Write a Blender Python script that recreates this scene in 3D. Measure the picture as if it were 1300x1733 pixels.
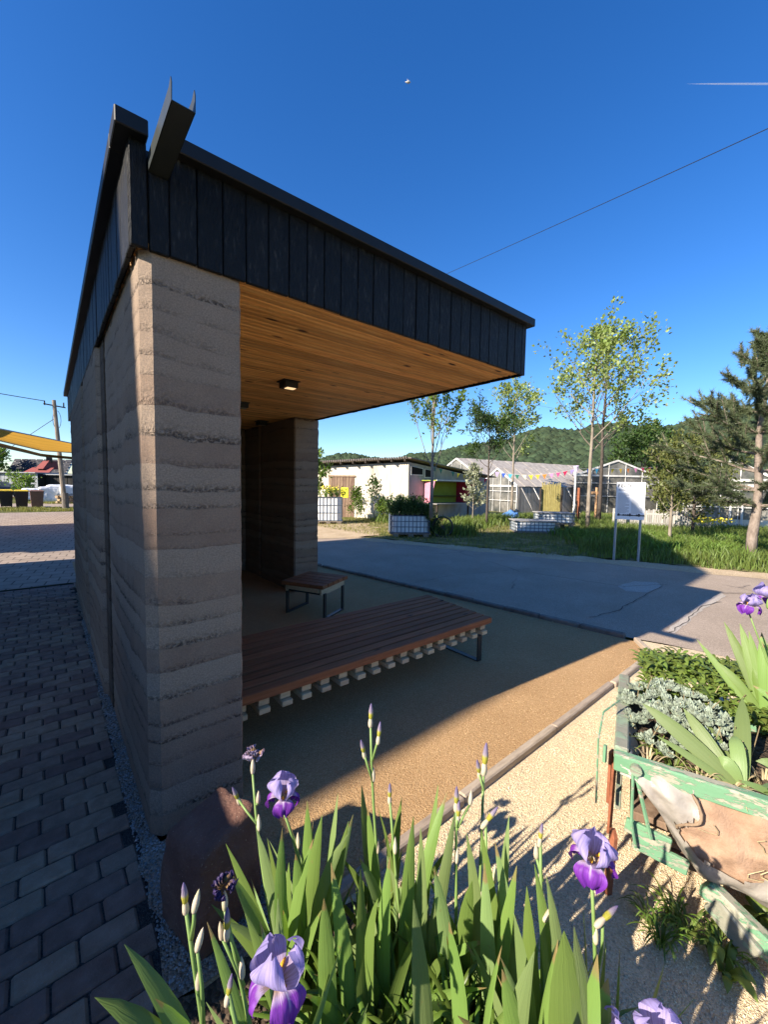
import bpy, bmesh, math, random
import numpy as np
from mathutils import Vector, Matrix
random.seed(7); np.random.seed(7)
for o in list(bpy.data.objects): bpy.data.objects.remove(o)
SC = bpy.context.scene
COL = SC.collection
R = math.radians

# ---------------------------------------------------------------- camera
CAM_F = np.array((0.636, 0.7685, -0.0666)); CAM_F /= np.linalg.norm(CAM_F)
CAM_R = np.array((0.7710, -0.6366, 0.0176)); CAM_R -= CAM_F*CAM_F.dot(CAM_R); CAM_R /= np.linalg.norm(CAM_R)
CAM_U = np.cross(CAM_R, CAM_F)
CAM_C = np.array((-0.333, -2.094, 1.72)); FPX = 687.0
cd = bpy.data.cameras.new('camera'); cam = bpy.data.objects.new('camera', cd); COL.objects.link(cam)
cam.matrix_world = Matrix(((CAM_R[0], CAM_U[0], -CAM_F[0], CAM_C[0]), (CAM_R[1], CAM_U[1], -CAM_F[1], CAM_C[1]),
                           (CAM_R[2], CAM_U[2], -CAM_F[2], CAM_C[2]), (0, 0, 0, 1)))
cd.sensor_fit = 'VERTICAL'; cd.sensor_height = 36.0; cd.lens = 36.0*FPX/1733.0
cd.clip_start = 0.02; cd.clip_end = 6000
SC.camera = cam

# ---------------------------------------------------------------- light
SUN_EL = 30.3; SUN_AZ_SLOPE = 0.085            # light travels along +X, drifting a little to -Y
az = math.atan2(1.0, -SUN_AZ_SLOPE)             # only used below
sd = Vector((-1, SUN_AZ_SLOPE, 0)).normalized()
TO_SUN = Vector((sd.x*math.cos(R(SUN_EL)), sd.y*math.cos(R(SUN_EL)), math.sin(R(SUN_EL))))
W = bpy.data.worlds.new('World'); SC.world = W; W.use_nodes = True
nt = W.node_tree; bgn = nt.nodes['Background']
sky = nt.nodes.new('ShaderNodeTexSky'); sky.sky_type = 'NISHITA'; sky.sun_disc = False
sky.sun_elevation = R(SUN_EL); sky.sun_rotation = math.atan2(TO_SUN.x, TO_SUN.y)
sky.altitude = 300; sky.air_density = 1.0; sky.dust_density = 0.35; sky.ozone_density = 4.0
hs = nt.nodes.new('ShaderNodeHueSaturation'); hs.inputs['Saturation'].default_value = 1.28; hs.inputs['Hue'].default_value = 0.510
nt.links.new(sky.outputs[0], hs.inputs['Color']); nt.links.new(hs.outputs[0], bgn.inputs[0]); bgn.inputs[1].default_value = 0.100
sl = bpy.data.lights.new('sun', 'SUN'); sl.energy = 5.0; sl.angle = R(0.53); sl.color = (1.0, 0.90, 0.76)
so = bpy.data.objects.new('sun', sl); COL.objects.link(so)
so.rotation_euler = TO_SUN.to_track_quat('Z', 'Y').to_euler(); so.location = (-20, 0, 20)
SC.view_settings.view_transform = 'Standard'; SC.view_settings.look = 'None'
SC.view_settings.exposure = 1.20; SC.view_settings.gamma = 1.0; SC.view_settings.use_curve_mapping = False
SC.render.engine = 'CYCLES'
SC.render.resolution_x = 769; SC.render.resolution_y = 1024
SC.cycles.max_bounces = 8; SC.cycles.transparent_max_bounces = 12

# ---------------------------------------------------------------- helpers
def ray(u, v): return CAM_F + CAM_R*(u-650)/FPX - CAM_U*(v-866.5)/FPX
def at(u, v, d): return CAM_C + d*ray(u, v)
def gp(u, v, z=0.0):
    r = ray(u, v); return CAM_C + r*(z-CAM_C[2])/r[2]
def col_at(u, d, z=0.0):                       # ground point under image column u at depth d
    r = ray(u, 822); P = CAM_C + d*r; return np.array((P[0], P[1], z))
def px(P):
    q = np.asarray(P, float)-CAM_C; z = q.dot(CAM_F)
    return 650+FPX*q.dot(CAM_R)/z, 866.5-FPX*q.dot(CAM_U)/z, z

def base_of(o):
    L = Vector((0, 0, 0))
    while o is not None: L += o.location; o = o.parent
    return L
def tag(o, label=None, cat=None, group=None, kind=None):
    if label: o['label'] = label
    if cat: o['category'] = cat
    if group: o['group'] = group
    if kind: o['kind'] = kind
    return o
def thing(name, label, cat, loc=(0, 0, 0), group=None):
    o = bpy.data.objects.new(name, None); COL.objects.link(o); o.empty_display_size = 0.1
    o.location = Vector([float(a) for a in loc]); return tag(o, label, cat, group)
def fastmesh(name, V, F, mat=None, smooth=False, uv=None):
    V = np.asarray(V, dtype=np.float32); me = bpy.data.meshes.new(name)
    if isinstance(F, np.ndarray):
        n = F.shape[1]; me.vertices.add(len(V)); me.vertices.foreach_set('co', V.ravel())
        me.loops.add(F.size); me.loops.foreach_set('vertex_index', F.astype(np.int32).ravel())
        me.polygons.add(len(F)); me.polygons.foreach_set('loop_start', np.arange(0, F.size, n, dtype=np.int32))
        me.update(calc_edges=True)
    else:
        me.from_pydata([tuple(map(float, v)) for v in V], [], [tuple(int(i) for i in f) for f in F]); me.update()
    if uv is not None:
        l = me.uv_layers.new(name='UVMap'); vi = np.empty(len(me.loops), np.int32)
        me.loops.foreach_get('vertex_index', vi); l.data.foreach_set('uv', np.asarray(uv, np.float32)[vi].ravel())
    if smooth: me.polygons.foreach_set('use_smooth', np.ones(len(me.polygons), bool))
    if mat: me.materials.append(mat)
    return me
def link(name, me, parent=None, loc=None, kind=None):
    o = bpy.data.objects.new(name, me); COL.objects.link(o)
    if parent is not None: o.parent = parent
    if loc is not None: o.location = loc
    if kind: o['kind'] = kind
    return o

_t = bmesh.new()
def _cb(h, c):
    out = []
    for sx in (-1, 1):
        for sy in (-1, 1):
            for sz in (-1, 1):
                out += [(sx*h[0], sy*(h[1]-c), sz*(h[2]-c)), (sx*(h[0]-c), sy*h[1], sz*(h[2]-c)), (sx*(h[0]-c), sy*(h[1]-c), sz*h[2])]
    return np.array(out)
for v in _cb((1, 1.1, 1.2), .2): _t.verts.new(v)
_t.verts.ensure_lookup_table()
bmesh.ops.convex_hull(_t, input=_t.verts[:]); bmesh.ops.dissolve_limit(_t, angle_limit=0.02, verts=_t.verts[:], edges=_t.edges[:])
bmesh.ops.recalc_face_normals(_t, faces=_t.faces[:])
_t.verts.index_update()
_ref = _cb((1, 1.1, 1.2), .2)
_map = [int(np.argmin(np.abs(_ref-np.array(v.co)).sum(1))) for v in _t.verts]
CB_F = [tuple(_map[v.index] for v in f.verts) for f in _t.faces]; _t.free()

class MB:
    def __init__(s): s.V = []; s.F = []; s.n = 0
    def add(s, V, F):
        V = np.asarray(V, float); s.V.append(V); s.F += [tuple(i+s.n for i in f) for f in F]; s.n += len(V); return s
    def cbox(s, c, h, ch=0.004, rot=None):
        V = _cb(h, min(ch, min(h)*.45))
        if rot is not None: V = V @ np.asarray(rot).T
        return s.add(V+np.asarray(c, float), CB_F)
    def box(s, x0, x1, y0, y1, z0, z1, ch=None):
        if ch: return s.cbox(((x0+x1)/2, (y0+y1)/2, (z0+z1)/2), (abs(x1-x0)/2, abs(y1-y0)/2, abs(z1-z0)/2), ch)
        V = [(x0, y0, z0), (x1, y0, z0), (x1, y1, z0), (x0, y1, z0), (x0, y0, z1), (x1, y0, z1), (x1, y1, z1), (x0, y1, z1)]
        return s.add(V, [(0, 3, 2, 1), (4, 5, 6, 7), (0, 1, 5, 4), (1, 2, 6, 5), (2, 3, 7, 6), (3, 0, 4, 7)])
    def beam(s, p, q, w, h, up=(0, 0, 1), ch=0.0):       # rectangular bar from p to q
        p = np.asarray(p, float); q = np.asarray(q, float); d = q-p; L = np.linalg.norm(d); d = d/L
        up = np.asarray(up, float)
        if abs(d.dot(up)) > .98: up = np.array((1., 0, 0)) if abs(d[0]) < .9 else np.array((0, 1., 0))
        x = np.cross(d, up); x /= np.linalg.norm(x); z = np.cross(x, d)
        return s.cbox((p+q)/2, (w/2, L/2, h/2), ch if ch else min(w, h)*.06, np.stack((x, d, z), 1))
    def tube(s, pts, rad, n=6, cap=True):
        pts = [np.asarray(p, float) for p in pts]; m = len(pts)
        if np.isscalar(rad): rad = [rad]*m
        V = []; prev = None
        for i, p in enumerate(pts):
            t = pts[min(i+1, m-1)]-pts[max(i-1, 0)]; t = t/(np.linalg.norm(t)+1e-9)
            if prev is None:
                a = np.array((0, 0, 1.)) if abs(t[2]) < .9 else np.array((1., 0, 0)); x = np.cross(t, a)
            else: x = prev-t*prev.dot(t)
            x = x/(np.linalg.norm(x)+1e-9); prev = x; y = np.cross(t, x)
            for k in range(n):
                a = 2*math.pi*k/n; V.append(p+rad[i]*(math.cos(a)*x+math.sin(a)*y))
        F = [(i*n+k, i*n+(k+1) % n, (i+1)*n+(k+1) % n, (i+1)*n+k) for i in range(m-1) for k in range(n)]
        if cap: F += [tuple(range(n))[::-1], tuple((m-1)*n+k for k in range(n))]
        return s.add(V, F)
    def poly(s, pts, z0, z1):                            # vertical prism over a plan polygon (counter-clockwise)
        n = len(pts); V = [(p[0], p[1], z0) for p in pts]+[(p[0], p[1], z1) for p in pts]
        return s.add(V, [tuple(range(n))[::-1], tuple(range(n, 2*n))]+[(i, (i+1) % n, n+(i+1) % n, n+i) for i in range(n)])
    def mesh(s, name, mat, smooth=False, off=(0, 0, 0)):
        V = np.concatenate(s.V)-np.asarray(off, float)
        return fastmesh(name, V, s.F, mat, smooth)
    def build(s, name, mat, parent=None, smooth=False, kind=None, loc=None):
        if parent is not None: off = np.array(base_of(parent)); L = (0, 0, 0)
        elif loc is not None: off = np.asarray(loc, float); L = loc
        else: off = np.zeros(3); L = (0, 0, 0)
        return link(name, s.mesh(name, mat, smooth, off), parent, Vector([float(a) for a in L]), kind)

def rotz(a): c, s_ = math.cos(a), math.sin(a); return np.array(((c, -s_, 0), (s_, c, 0), (0, 0, 1)))
def copy_tree(o, parent=None):
    c = o.copy(); COL.objects.link(c)
    if parent is not None: c.parent = parent
    for ch in list(o.children): copy_tree(ch, c)
    return c

# ---------------------------------------------------------------- materials
class N:                                                # tiny node-graph helper
    def __init__(s, name):
        s.m = bpy.data.materials.new(name); s.m.use_nodes = True; s.t = s.m.node_tree; s.t.nodes.clear()
        s.out = s.t.nodes.new('ShaderNodeOutputMaterial')
    def n(s, typ, **kw):
        nd = s.t.nodes.new('ShaderNode'+typ)
        for k, v in kw.items():
            if k.startswith('i_'): nd.inputs[k[2:].replace('_', ' ')].default_value = v
            else: setattr(nd, k, v)
        return nd
    def l(s, a, b): s.t.links.new(a, b)
    def math(s, op, a, b=None, c=None):
        nd = s.n('Math', operation=op)
        for i, x in enumerate((a, b, c)):
            if x is None: continue
            if isinstance(x, (int, float)): nd.inputs[i].default_value = x
            else: s.l(x, nd.inputs[i])
        return nd.outputs[0]
    def ramp(s, fac, stops, interp='LINEAR'):
        nd = s.n('ValToRGB'); cr = nd.color_ramp; cr.interpolation = interp
        while len(cr.elements) < len(stops): cr.elements.new(0.5)
        for e, (p, c) in zip(cr.elements, stops):
            e.position = p; e.color = (c, c, c, 1) if isinstance(c, (int, float)) else (*c, 1)
        s.l(fac, nd.inputs[0]); return nd.outputs[0]
    def mix(s, fac, a, b, blend='MIX'):
        nd = s.n('Mix', data_type='RGBA', blend_type=blend)
        for sock, x in ((nd.inputs[0], fac), (nd.inputs[6], a), (nd.inputs[7], b)):
            if isinstance(x, (int, float)): sock.default_value = x
            elif isinstance(x, tuple): sock.default_value = (*x, 1)
            else: s.l(x, sock)
        return nd.outputs[2]
    def coord(s, stretch=(1, 1, 1), world=False, rnd=False):
        if world: src = s.n('NewGeometry').outputs['Position']
        else: src = s.n('TexCoord').outputs['Object']
        mp = s.n('Mapping'); mp.inputs['Scale'].default_value = stretch; s.l(src, mp.inputs[0])
        if rnd:
            r = s.n('ObjectInfo').outputs['Random']; k = s.math('MULTIPLY', r, 41.0)
            cb = s.n('CombineXYZ'); s.l(k, cb.inputs[0]); s.l(k, cb.inputs[1]); s.l(k, cb.inputs[2])
            s.l(cb.outputs[0], mp.inputs['Location'])
        return mp.outputs[0]
    def noise(s, vec, scale, detail=4, rough=.55, dist=0):
        nd = s.n('TexNoise'); nd.inputs['Scale'].default_value = scale; nd.inputs['Detail'].default_value = detail
        nd.inputs['Roughness'].default_value = rough; nd.inputs['Distortion'].default_value = dist
        s.l(vec, nd.inputs['Vector']); return nd.outputs['Fac']
    def voro(s, vec, scale, out='Distance', feature='F1'):
        nd = s.n('TexVoronoi', feature=feature); nd.inputs['Scale'].default_value = scale
        s.l(vec, nd.inputs['Vector']); return nd.outputs[out]
    def bump(s, h, strength=.5, dist=.01, prev=None):
        nd = s.n('Bump'); nd.inputs['Strength'].default_value = strength; nd.inputs['Distance'].default_value = dist
        s.l(h, nd.inputs['Height'])
        if prev is not None: s.l(prev, nd.inputs['Normal'])
        return nd.outputs[0]
    def pbsdf(s, color, rough=.8, spec=.3, metal=0.0, normal=None, alpha=None):
        b = s.n('BsdfPrincipled'); b.inputs['Specular IOR Level'].default_value = spec; b.inputs['Metallic'].default_value = metal
        for k, x in (('Base Color', color), ('Roughness', rough)):
            if isinstance(x, (int, float)): b.inputs[k].default_value = x
            elif isinstance(x, tuple): b.inputs[k].default_value = (*x, 1)
            else: s.l(x, b.inputs[k])
        if normal is not None: s.l(normal, b.inputs['Normal'])
        return b.outputs[0]
    def done(s, sh): s.l(sh, s.out.inputs['Surface']); return s.m

def mat(name, cols, rough=.8, scale=4., stretch=(1, 1, 1), detail=5, bump=0., bscale=40., bstretch=None, bdist=.006,
        rnd=0., isl=0., spec=.3, metal=0., world=False, speck=None, dist=0.):
    g = N(name); v = g.coord(stretch, world, rnd > 0)
    f = g.noise(v, scale, detail, .6, dist)
    k = len(cols)
    c = g.ramp(f, [(.28+.44*i/max(1, k-1), cols[i]) for i in range(k)]) if k > 1 else None
    if c is None: c = g.mix(0.0, cols[0], cols[0])
    if speck:                                            # (scale, threshold, colour)
        f2 = g.noise(v, speck[0], 2, .5); c = g.mix(g.ramp(f2, [(speck[1], 0.0), (speck[1]+.06, 1.0)]), c, speck[2])
    if rnd or isl:
        r = g.n('ObjectInfo').outputs['Random'] if rnd else g.n('NewGeometry').outputs['Random Per Island']
        a = rnd or isl
        hv = g.n('HueSaturation'); g.l(c, hv.inputs['Color'])
        g.l(g.math('MULTIPLY_ADD', r, 2*a, 1-a), hv.inputs['Value'])
        g.l(g.math('MULTIPLY_ADD', r, .02*a/.2, .5-.01*a/.2), hv.inputs['Hue'])
        c = hv.outputs[0]
    nrm = None
    if bump: nrm = g.bump(g.noise(g.coord(bstretch or stretch, world, rnd > 0), bscale, 6, .65), bump, bdist)
    return g.done(g.pbsdf(c, rough, spec, metal, nrm))

def leafmat(name, c1, c2, trans=.35, rough=.5, scale=3., isl=True, vein=0., spec=.35):
    g = N(name); v = g.coord((1, 1, 1), True)
    c = g.mix(g.noise(v, scale, 3), c1, c2)
    r = g.n('NewGeometry').outputs['Random Per Island'] if isl else g.n('ObjectInfo').outputs['Random']
    hv = g.n('HueSaturation'); g.l(c, hv.inputs['Color']); g.l(g.math('MULTIPLY_ADD', r, .7, .65), hv.inputs['Value'])
    g.l(g.math('MULTIPLY_ADD', r, .03, .485), hv.inputs['Hue']); c = hv.outputs[0]
    nrm = None
    if vein:
        uv = g.n('TexCoord').outputs['UV']; mp = g.n('Mapping'); mp.inputs['Scale'].default_value = (vein, .6, 1); g.l(uv, mp.inputs[0])
        f = g.noise(mp.outputs[0], 1.0, 3); nrm = g.bump(f, .7, .002)
        c = g.mix(g.math('MULTIPLY', f, .5), c, (c1[0]*1.35+.03, c1[1]*1.25+.02, c1[2]*1.2+.01))
        spv = g.n('SeparateXYZ'); g.l(uv, spv.inputs[0]); tipn = g.math('MULTIPLY_ADD', g.noise(v, 14, 3), .10, spv.outputs[1]); c = g.mix(g.math('MULTIPLY', g.ramp(tipn, [(.985, 0.), (1.03, .85)]), g.ramp(g.n('ObjectInfo').outputs['Random'], [(.6, 0.), (.7, 1.)])), c, (.30, .20, .09)); spot = g.noise(v, 46, 2); c = g.mix(g.ramp(spot, [(.70, 0.), (.76, .45)]), c, (.24, .19, .07))
    b = g.pbsdf(c, rough, spec, 0, nrm)
    t = g.n('BsdfTranslucent'); tc = g.mix(1.0, c, (1.0, 1.05, .45), 'MULTIPLY'); g.l(tc, t.inputs[0])
    m = g.n('MixShader'); m.inputs[0].default_value = trans; g.l(b, m.inputs[1]); g.l(t.outputs[0], m.inputs[2])
    return g.done(m.outputs[0])

def rammed_earth(name, tint=1.0):
    g = N(name); P = g.n('NewGeometry').outputs['Position']
    sp = g.n('SeparateXYZ'); g.l(P, sp.inputs[0])
    mp = g.n('Mapping'); mp.inputs['Scale'].default_value = (1, 1, .35); g.l(P, mp.inputs[0])
    w = g.noise(mp.outputs[0], 1.6, 3, .55)
    zn = g.n('TexNoise', noise_dimensions='1D'); zn.inputs['Scale'].default_value = 2.6; zn.inputs['Detail'].default_value = 2; g.l(sp.outputs[2], zn.inputs['W'])
    z = g.math('MULTIPLY_ADD', w, .15, g.math('MULTIPLY_ADD', zn.outputs['Fac'], .26, sp.outputs[2]))
    zz = g.math('DIVIDE', z, .112); fl = g.math('FLOOR', zz); fr = g.math('FRACT', zz)
    wn = g.n('TexWhiteNoise', noise_dimensions='1D'); g.l(fl, wn.inputs['W'])
    base = g.ramp(wn.outputs['Value'], [(0, (.238*tint, .162*tint, .114*tint)), (.22, (.272*tint, .198*tint, .142*tint)), (.45, (.228*tint, .150*tint, .104*tint)), (.65, (.288*tint, .216*tint, .158*tint)), (.85, (.245*tint, .162*tint, .112*tint)), (1, (.268*tint, .192*tint, .138*tint))], 'CONSTANT')
    big = g.noise(P, 5, 4, .6); base = g.mix(g.ramp(big, [(.35, 0.), (.7, .30)]), base, (.36*tint, .275*tint, .20*tint))
    fine = g.noise(P, 140, 5, .7); base = g.mix(g.ramp(fine, [(.35, .6), (.62, 0.)]), base, (.11*tint, .09*tint, .075*tint))
    band = g.ramp(fr, [(0, .9), (.10, 1.), (.26, .35), (.5, .10), (1, .06)])
    wn2 = g.n('TexWhiteNoise', noise_dimensions='1D'); g.l(g.math('ADD', fl, 17.3), wn2.inputs['W']); act = g.math('MULTIPLY', g.ramp(g.noise(mp.outputs[0], 4.1, 3), [(.36, .18), (.56, 1.)]), g.ramp(wn2.outputs['Value'], [(.2, .35), (.5, 1.)]))
    band = g.math('MULTIPLY', band, act)
    vor = g.voro(P, 75); pit = g.math('MULTIPLY', g.ramp(g.noise(P, 62, 3, .6), [(.43, 0.), (.58, 1.)]), band)
    c = g.mix(g.math('MULTIPLY', pit, .95), base, (.055*tint, .042*tint, .036*tint))
    line = g.math('MULTIPLY', g.ramp(fr, [(0, 1.), (.05, 0.), (.95, 0.), (1., .6)]), g.ramp(g.noise(P, 9, 3), [(.4, .1), (.65, .8)]))
    c = g.mix(g.math('MULTIPLY', line, .5), c, (.08*tint, .062*tint, .052*tint))
    h = g.math('SUBTRACT', g.math('MULTIPLY', fine, .35), g.math('MULTIPLY', pit, 1.4))
    h = g.math('ADD', h, g.math('MULTIPLY', g.math('MULTIPLY', vor, band), .8))
    h = g.math('SUBTRACT', h, g.math('MULTIPLY', line, .25))
    return g.done(g.pbsdf(c, .92, .15, 0, g.bump(h, .85, .0065)))

def gravel(name, cols, scale=150., bump=1., bdist=.006, patch=(.8, .8, .8)):
    g = N(name); P = g.n('NewGeometry').outputs['Position']
    vd = g.n('TexVoronoi'); vd.inputs['Scale'].default_value = scale; g.l(P, vd.inputs['Vector'])
    sx = g.n('SeparateColor'); g.l(vd.outputs['Color'], sx.inputs[0])
    k = len(cols); c = g.ramp(sx.outputs[0], [(i/(k-1), cols[i]) for i in range(k)])
    c = g.mix(1.0, c, g.ramp(g.noise(P, 1.7, 5, .6), [(.3, patch), (.65, (1., 1., 1.))]), 'MULTIPLY')
    vd2 = g.voro(P, scale*.37); h = g.math('ADD', g.math('MULTIPLY', vd.outputs['Distance'], -1.), g.math('MULTIPLY', vd2, -.8))
    h = g.math('ADD', h, g.math('MULTIPLY', g.noise(P, 22, 3), .9))
    return g.done(g.pbsdf(c, .95, .1, 0, g.bump(h, bump, bdist)))

M = {}
M['earth'] = rammed_earth('rammed_earth', 1.08)
M['earth_slot_shade'] = rammed_earth('rammed_earth_slot_shade', .45)  # same earth darkened: shade of the wall slots put into the colour
M['char'] = mat('charred_timber', [(.0025, .0025, .003), (.004, .004, .0045), (.0065, .0065, .0065), (.042, .040, .037)], .5, 60, (1, 1, .22), bump=1., bscale=90, bstretch=(1.2, 1.2, .3), bdist=.016, rnd=.35, spec=.24)
M['metal'] = mat('dark_coated_metal', [(.007, .008, .009), (.012, .013, .014)], .5, 12, spec=.3)
M['spout'] = mat('spout_sheet_metal', [(.022, .028, .028), (.032, .038, .038)], .4, 10, spec=.6)
def honey():
    g = N('larch_ceiling_board'); v = g.coord((.55, 9, 9), False, True)
    f = g.noise(v, 6, 6, .6, .6)
    c = g.ramp(f, [(.25, (.46, .20, .055)), (.5, (.72, .36, .115)), (.75, (.80, .49, .20))])
    v2 = g.coord((1.6, 5, 5), False, True); kn = g.voro(v2, 1.6)
    c = g.mix(g.ramp(kn, [(.07, 1.), (.15, 0.)]), c, (.06, .02, .008))
    r = g.n('ObjectInfo').outputs['Random']; hv = g.n('HueSaturation'); g.l(c, hv.inputs['Color']); g.l(g.math('MULTIPLY_ADD', r, .5, .75), hv.inputs['Value'])
    return g.done(g.pbsdf(hv.outputs[0], .6, .3, 0, g.bump(f, .2, .003)))
M['honey'] = honey()
def stain():
    g = N('red_brown_stained_timber'); v = g.coord((.5, 12, 12), False, True)
    f = g.noise(v, 5, 6, .6, .5)
    c = g.ramp(f, [(.25, (.16, .058, .026)), (.55, (.265, .10, .043)), (.8, (.38, .16, .067))])
    kn = g.voro(g.coord((1.4, 6, 6), False, True), 1.5); c = g.mix(g.ramp(kn, [(.06, 1.), (.12, 0.)]), c, (.03, .008, .005))
    r = g.n('ObjectInfo').outputs['Random']; hv = g.n('HueSaturation'); g.l(c, hv.inputs['Color']); g.l(g.math('MULTIPLY_ADD', r, .4, .8), hv.inputs['Value'])
    return g.done(g.pbsdf(hv.outputs[0], .65, .15, 0, g.bump(f, .25, .003)))
M['stain'] = stain()
M['rawwood'] = mat('raw_softwood', [(.40, .29, .16), (.52, .39, .23), (.60, .47, .30)], .75, 7, (1, 8, 8), rnd=.12, bump=.2, bscale=20, bstretch=(2, 12, 12), bdist=.003)
M['steel_black'] = mat('black_steel', [(.012, .012, .013), (.018, .018, .019)], .45, 10, spec=.5)
M['paver'] = mat('concrete_paver', [(.20, .118, .080), (.255, .152, .104), (.315, .195, .138)], .88, 14, bump=.8, bscale=120, bdist=.007, rnd=.28, speck=(420, .66, (.30, .27, .25)))
M['paver_isl'] = mat('concrete_paver_joined', [(.155, .105, .085), (.205, .138, .11), (.255, .175, .14)], .85, 14, bump=.55, bscale=170, bdist=.004, isl=.22)
M['joint'] = gravel('joint_sand', [(.035, .03, .03), (.06, .05, .045), (.10, .085, .07)], 220, .8, .004)
M['rubble'] = gravel('grey_chippings', [(.17, .12, .085), (.28, .205, .15), (.38, .29, .215), (.22, .16, .115)], 95, 1., .012)
M['seat_gravel'] = gravel('ochre_compacted_gravel', [(.32, .19, .088), (.42, .262, .128), (.52, .345, .18), (.365, .222, .104)], 190, .8, .004, (.88, .86, .84))
M['light_gravel'] = gravel('pale_limestone_gravel', [(.52, .39, .235), (.64, .50, .315), (.72, .59, .40), (.58, .445, .28)], 170, .8, .005, (.90, .88, .86))
M['soil'] = gravel('garden_soil', [(.05, .035, .025), (.085, .06, .042), (.13, .095, .065), (.06, .045, .03)], 60, 1., .015)
M['soil_dry'] = mat('dry_loam', [(.25, .155, .10), (.34, .22, .145), (.42, .285, .195)], .95, 14, bump=.8, bscale=110, bdist=.005, detail=8)
def asphalt():
    g = N('weathered_asphalt'); P = g.n('NewGeometry').outputs['Position']
    f = g.noise(P, 1.1, 6, .6); c = g.ramp(f, [(.3, (.30, .235, .175)), (.7, (.38, .30, .23))])
    s = g.voro(P, 130, 'Color'); sx = g.n('SeparateColor'); g.l(s, sx.inputs[0])
    c = g.mix(1.0, c, g.ramp(sx.outputs[0], [(0, .72), (.6, 1.), (1, 1.28)]), 'MULTIPLY')
    vd = g.n('TexVoronoi', feature='DISTANCE_TO_EDGE'); vd.inputs['Scale'].default_value = .33
    mp = g.n('Mapping'); g.l(P, mp.inputs[0]); mix = g.n('MixRGB'); mix.blend_type = 'ADD'; mix.inputs[0].default_value = .12
    nz = g.n('TexNoise'); nz.inputs['Scale'].default_value = 3.; g.l(P, nz.inputs['Vector']); g.l(mp.outputs[0], mix.inputs[1]); g.l(nz.outputs['Color'], mix.inputs[2]); g.l(mix.outputs[0], vd.inputs['Vector'])
    crack = g.math('MULTIPLY', g.ramp(vd.outputs['Distance'], [(.0, 1.), (.006, .0)]), g.ramp(g.noise(P, .45, 2), [(.5, 0.), (.56, 1.)]))
    c = g.mix(g.math('MULTIPLY', crack, .7), c, (.05, .042, .036))
    h = g.math('SUBTRACT', g.math('MULTIPLY', sx.outputs[0], .5), g.math('MULTIPLY', crack, 2.))
    return g.done(g.pbsdf(c, .88, .25, 0, g.bump(h, .6, .003)))
M['asphalt'] = asphalt()
def terrain_mat():
    g = N('meadow_ground'); P = g.n('NewGeometry').outputs['Position']
    f = g.noise(P, .6, 6, .65); c = g.ramp(f, [(.32, (.24, .18, .095)), (.46, (.10, .105, .03)), (.7, (.055, .085, .02))])
    return g.done(g.pbsdf(c, .95, .1, 0, g.bump(g.noise(P, 30, 5, .7), 1., .03)))
M['meadow'] = terrain_mat()
def verge_mat():
    g = N('thin_lawn'); P = g.n('NewGeometry').outputs['Position']
    f = g.noise(P, 1.3, 6, .7); c = g.ramp(f, [(.36, (.36, .27, .15)), (.5, (.16, .155, .055)), (.68, (.085, .12, .03))])
    return g.done(g.pbsdf(c, .95, .1, 0, g.bump(g.noise(P, 60, 5, .7), 1., .02)))
M['verge'] = verge_mat()
M['sand'] = gravel('sandy_drive', [(.42, .31, .19), (.52, .40, .26), (.58, .46, .31)], 60, .7, .008, (.8, .78, .74))
def farpave():
    g = N('block_paving'); P = g.n('NewGeometry').outputs['Position']
    mp = g.n('Mapping'); mp.inputs['Rotation'].default_value = (0, 0, 0.12); g.l(P, mp.inputs[0])
    b = g.n('TexBrick'); b.inputs['Scale'].default_value = 1.; b.inputs['Brick Width'].default_value = .30; b.inputs['Row Height'].default_value = .30
    b.inputs['Mortar Size'].default_value = .012; b.offset = .5
    b.inputs['Color1'].default_value = (.30, .235, .185, 1); b.inputs['Color2'].default_value = (.37, .295, .235, 1); b.inputs['Mortar'].default_value = (.13, .10, .08, 1)
    g.l(mp.outputs[0], b.inputs['Vector'])
    c = g.mix(1., b.outputs['Color'], g.ramp(g.noise(P, 3, 5), [(.3, .8), (.7, 1.1)]), 'MULTIPLY')
    return g.done(g.pbsdf(c, .85, .2, 0, g.bump(b.outputs['Fac'], -.5, .006)))
M['farpave'] = farpave()
M['kerb'] = mat('kerb_stone', [(.10, .085, .07), (.17, .145, .12), (.21, .18, .15)], .9, 9, bump=.7, bscale=50, rnd=.15)
M['edging'] = mat('weathered_edging', [(.27, .21, .155), (.36, .285, .215), (.42, .34, .26)], .85, 8, (1, 6, 6), bump=.5, bscale=30, rnd=.12)
M['sandstone'] = mat('red_sandstone', [(.11, .055, .040), (.165, .084, .060), (.23, .135, .095)], .9, 5, bump=1., bscale=26, bdist=.02, speck=(120, .68, (.38, .27, .19)))
M['white_render'] = mat('whitewashed_boards', [(.46, .40, .31), (.66, .59, .48), (.74, .68, .57)], .88, 2.2, (1, 1, .28), bump=.3, bscale=25)
M['grey_render'] = mat('grey_render', [(.22, .21, .195), (.36, .345, .32), (.46, .44, .41)], .9, 1.4, (1, 1, .5), bump=.3, bscale=25)
M['old_plank'] = mat('weathered_brown_plank', [(.13, .08, .052), (.21, .14, .095), (.30, .21, .145)], .88, 8, (3, 3, .35), bump=.6, bscale=24, bstretch=(5, 5, .6), rnd=.25)
M['grey_plank'] = mat('weathered_grey_plank', [(.22, .205, .19), (.33, .31, .285), (.44, .42, .39)], .88, 8, (3, 3, .35), bump=.5, bscale=24, bstretch=(5, 5, .6), rnd=.25)
M['dark_wood'] = mat('dark_timber', [(.035, .026, .02), (.06, .045, .035)], .85, 8, bump=.4, rnd=.2)
M['roof_sheet'] = mat('fibre_cement_roof', [(.15, .125, .11), (.22, .185, .16), (.28, .24, .205)], .9, 3, bump=.4, bscale=14)
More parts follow.
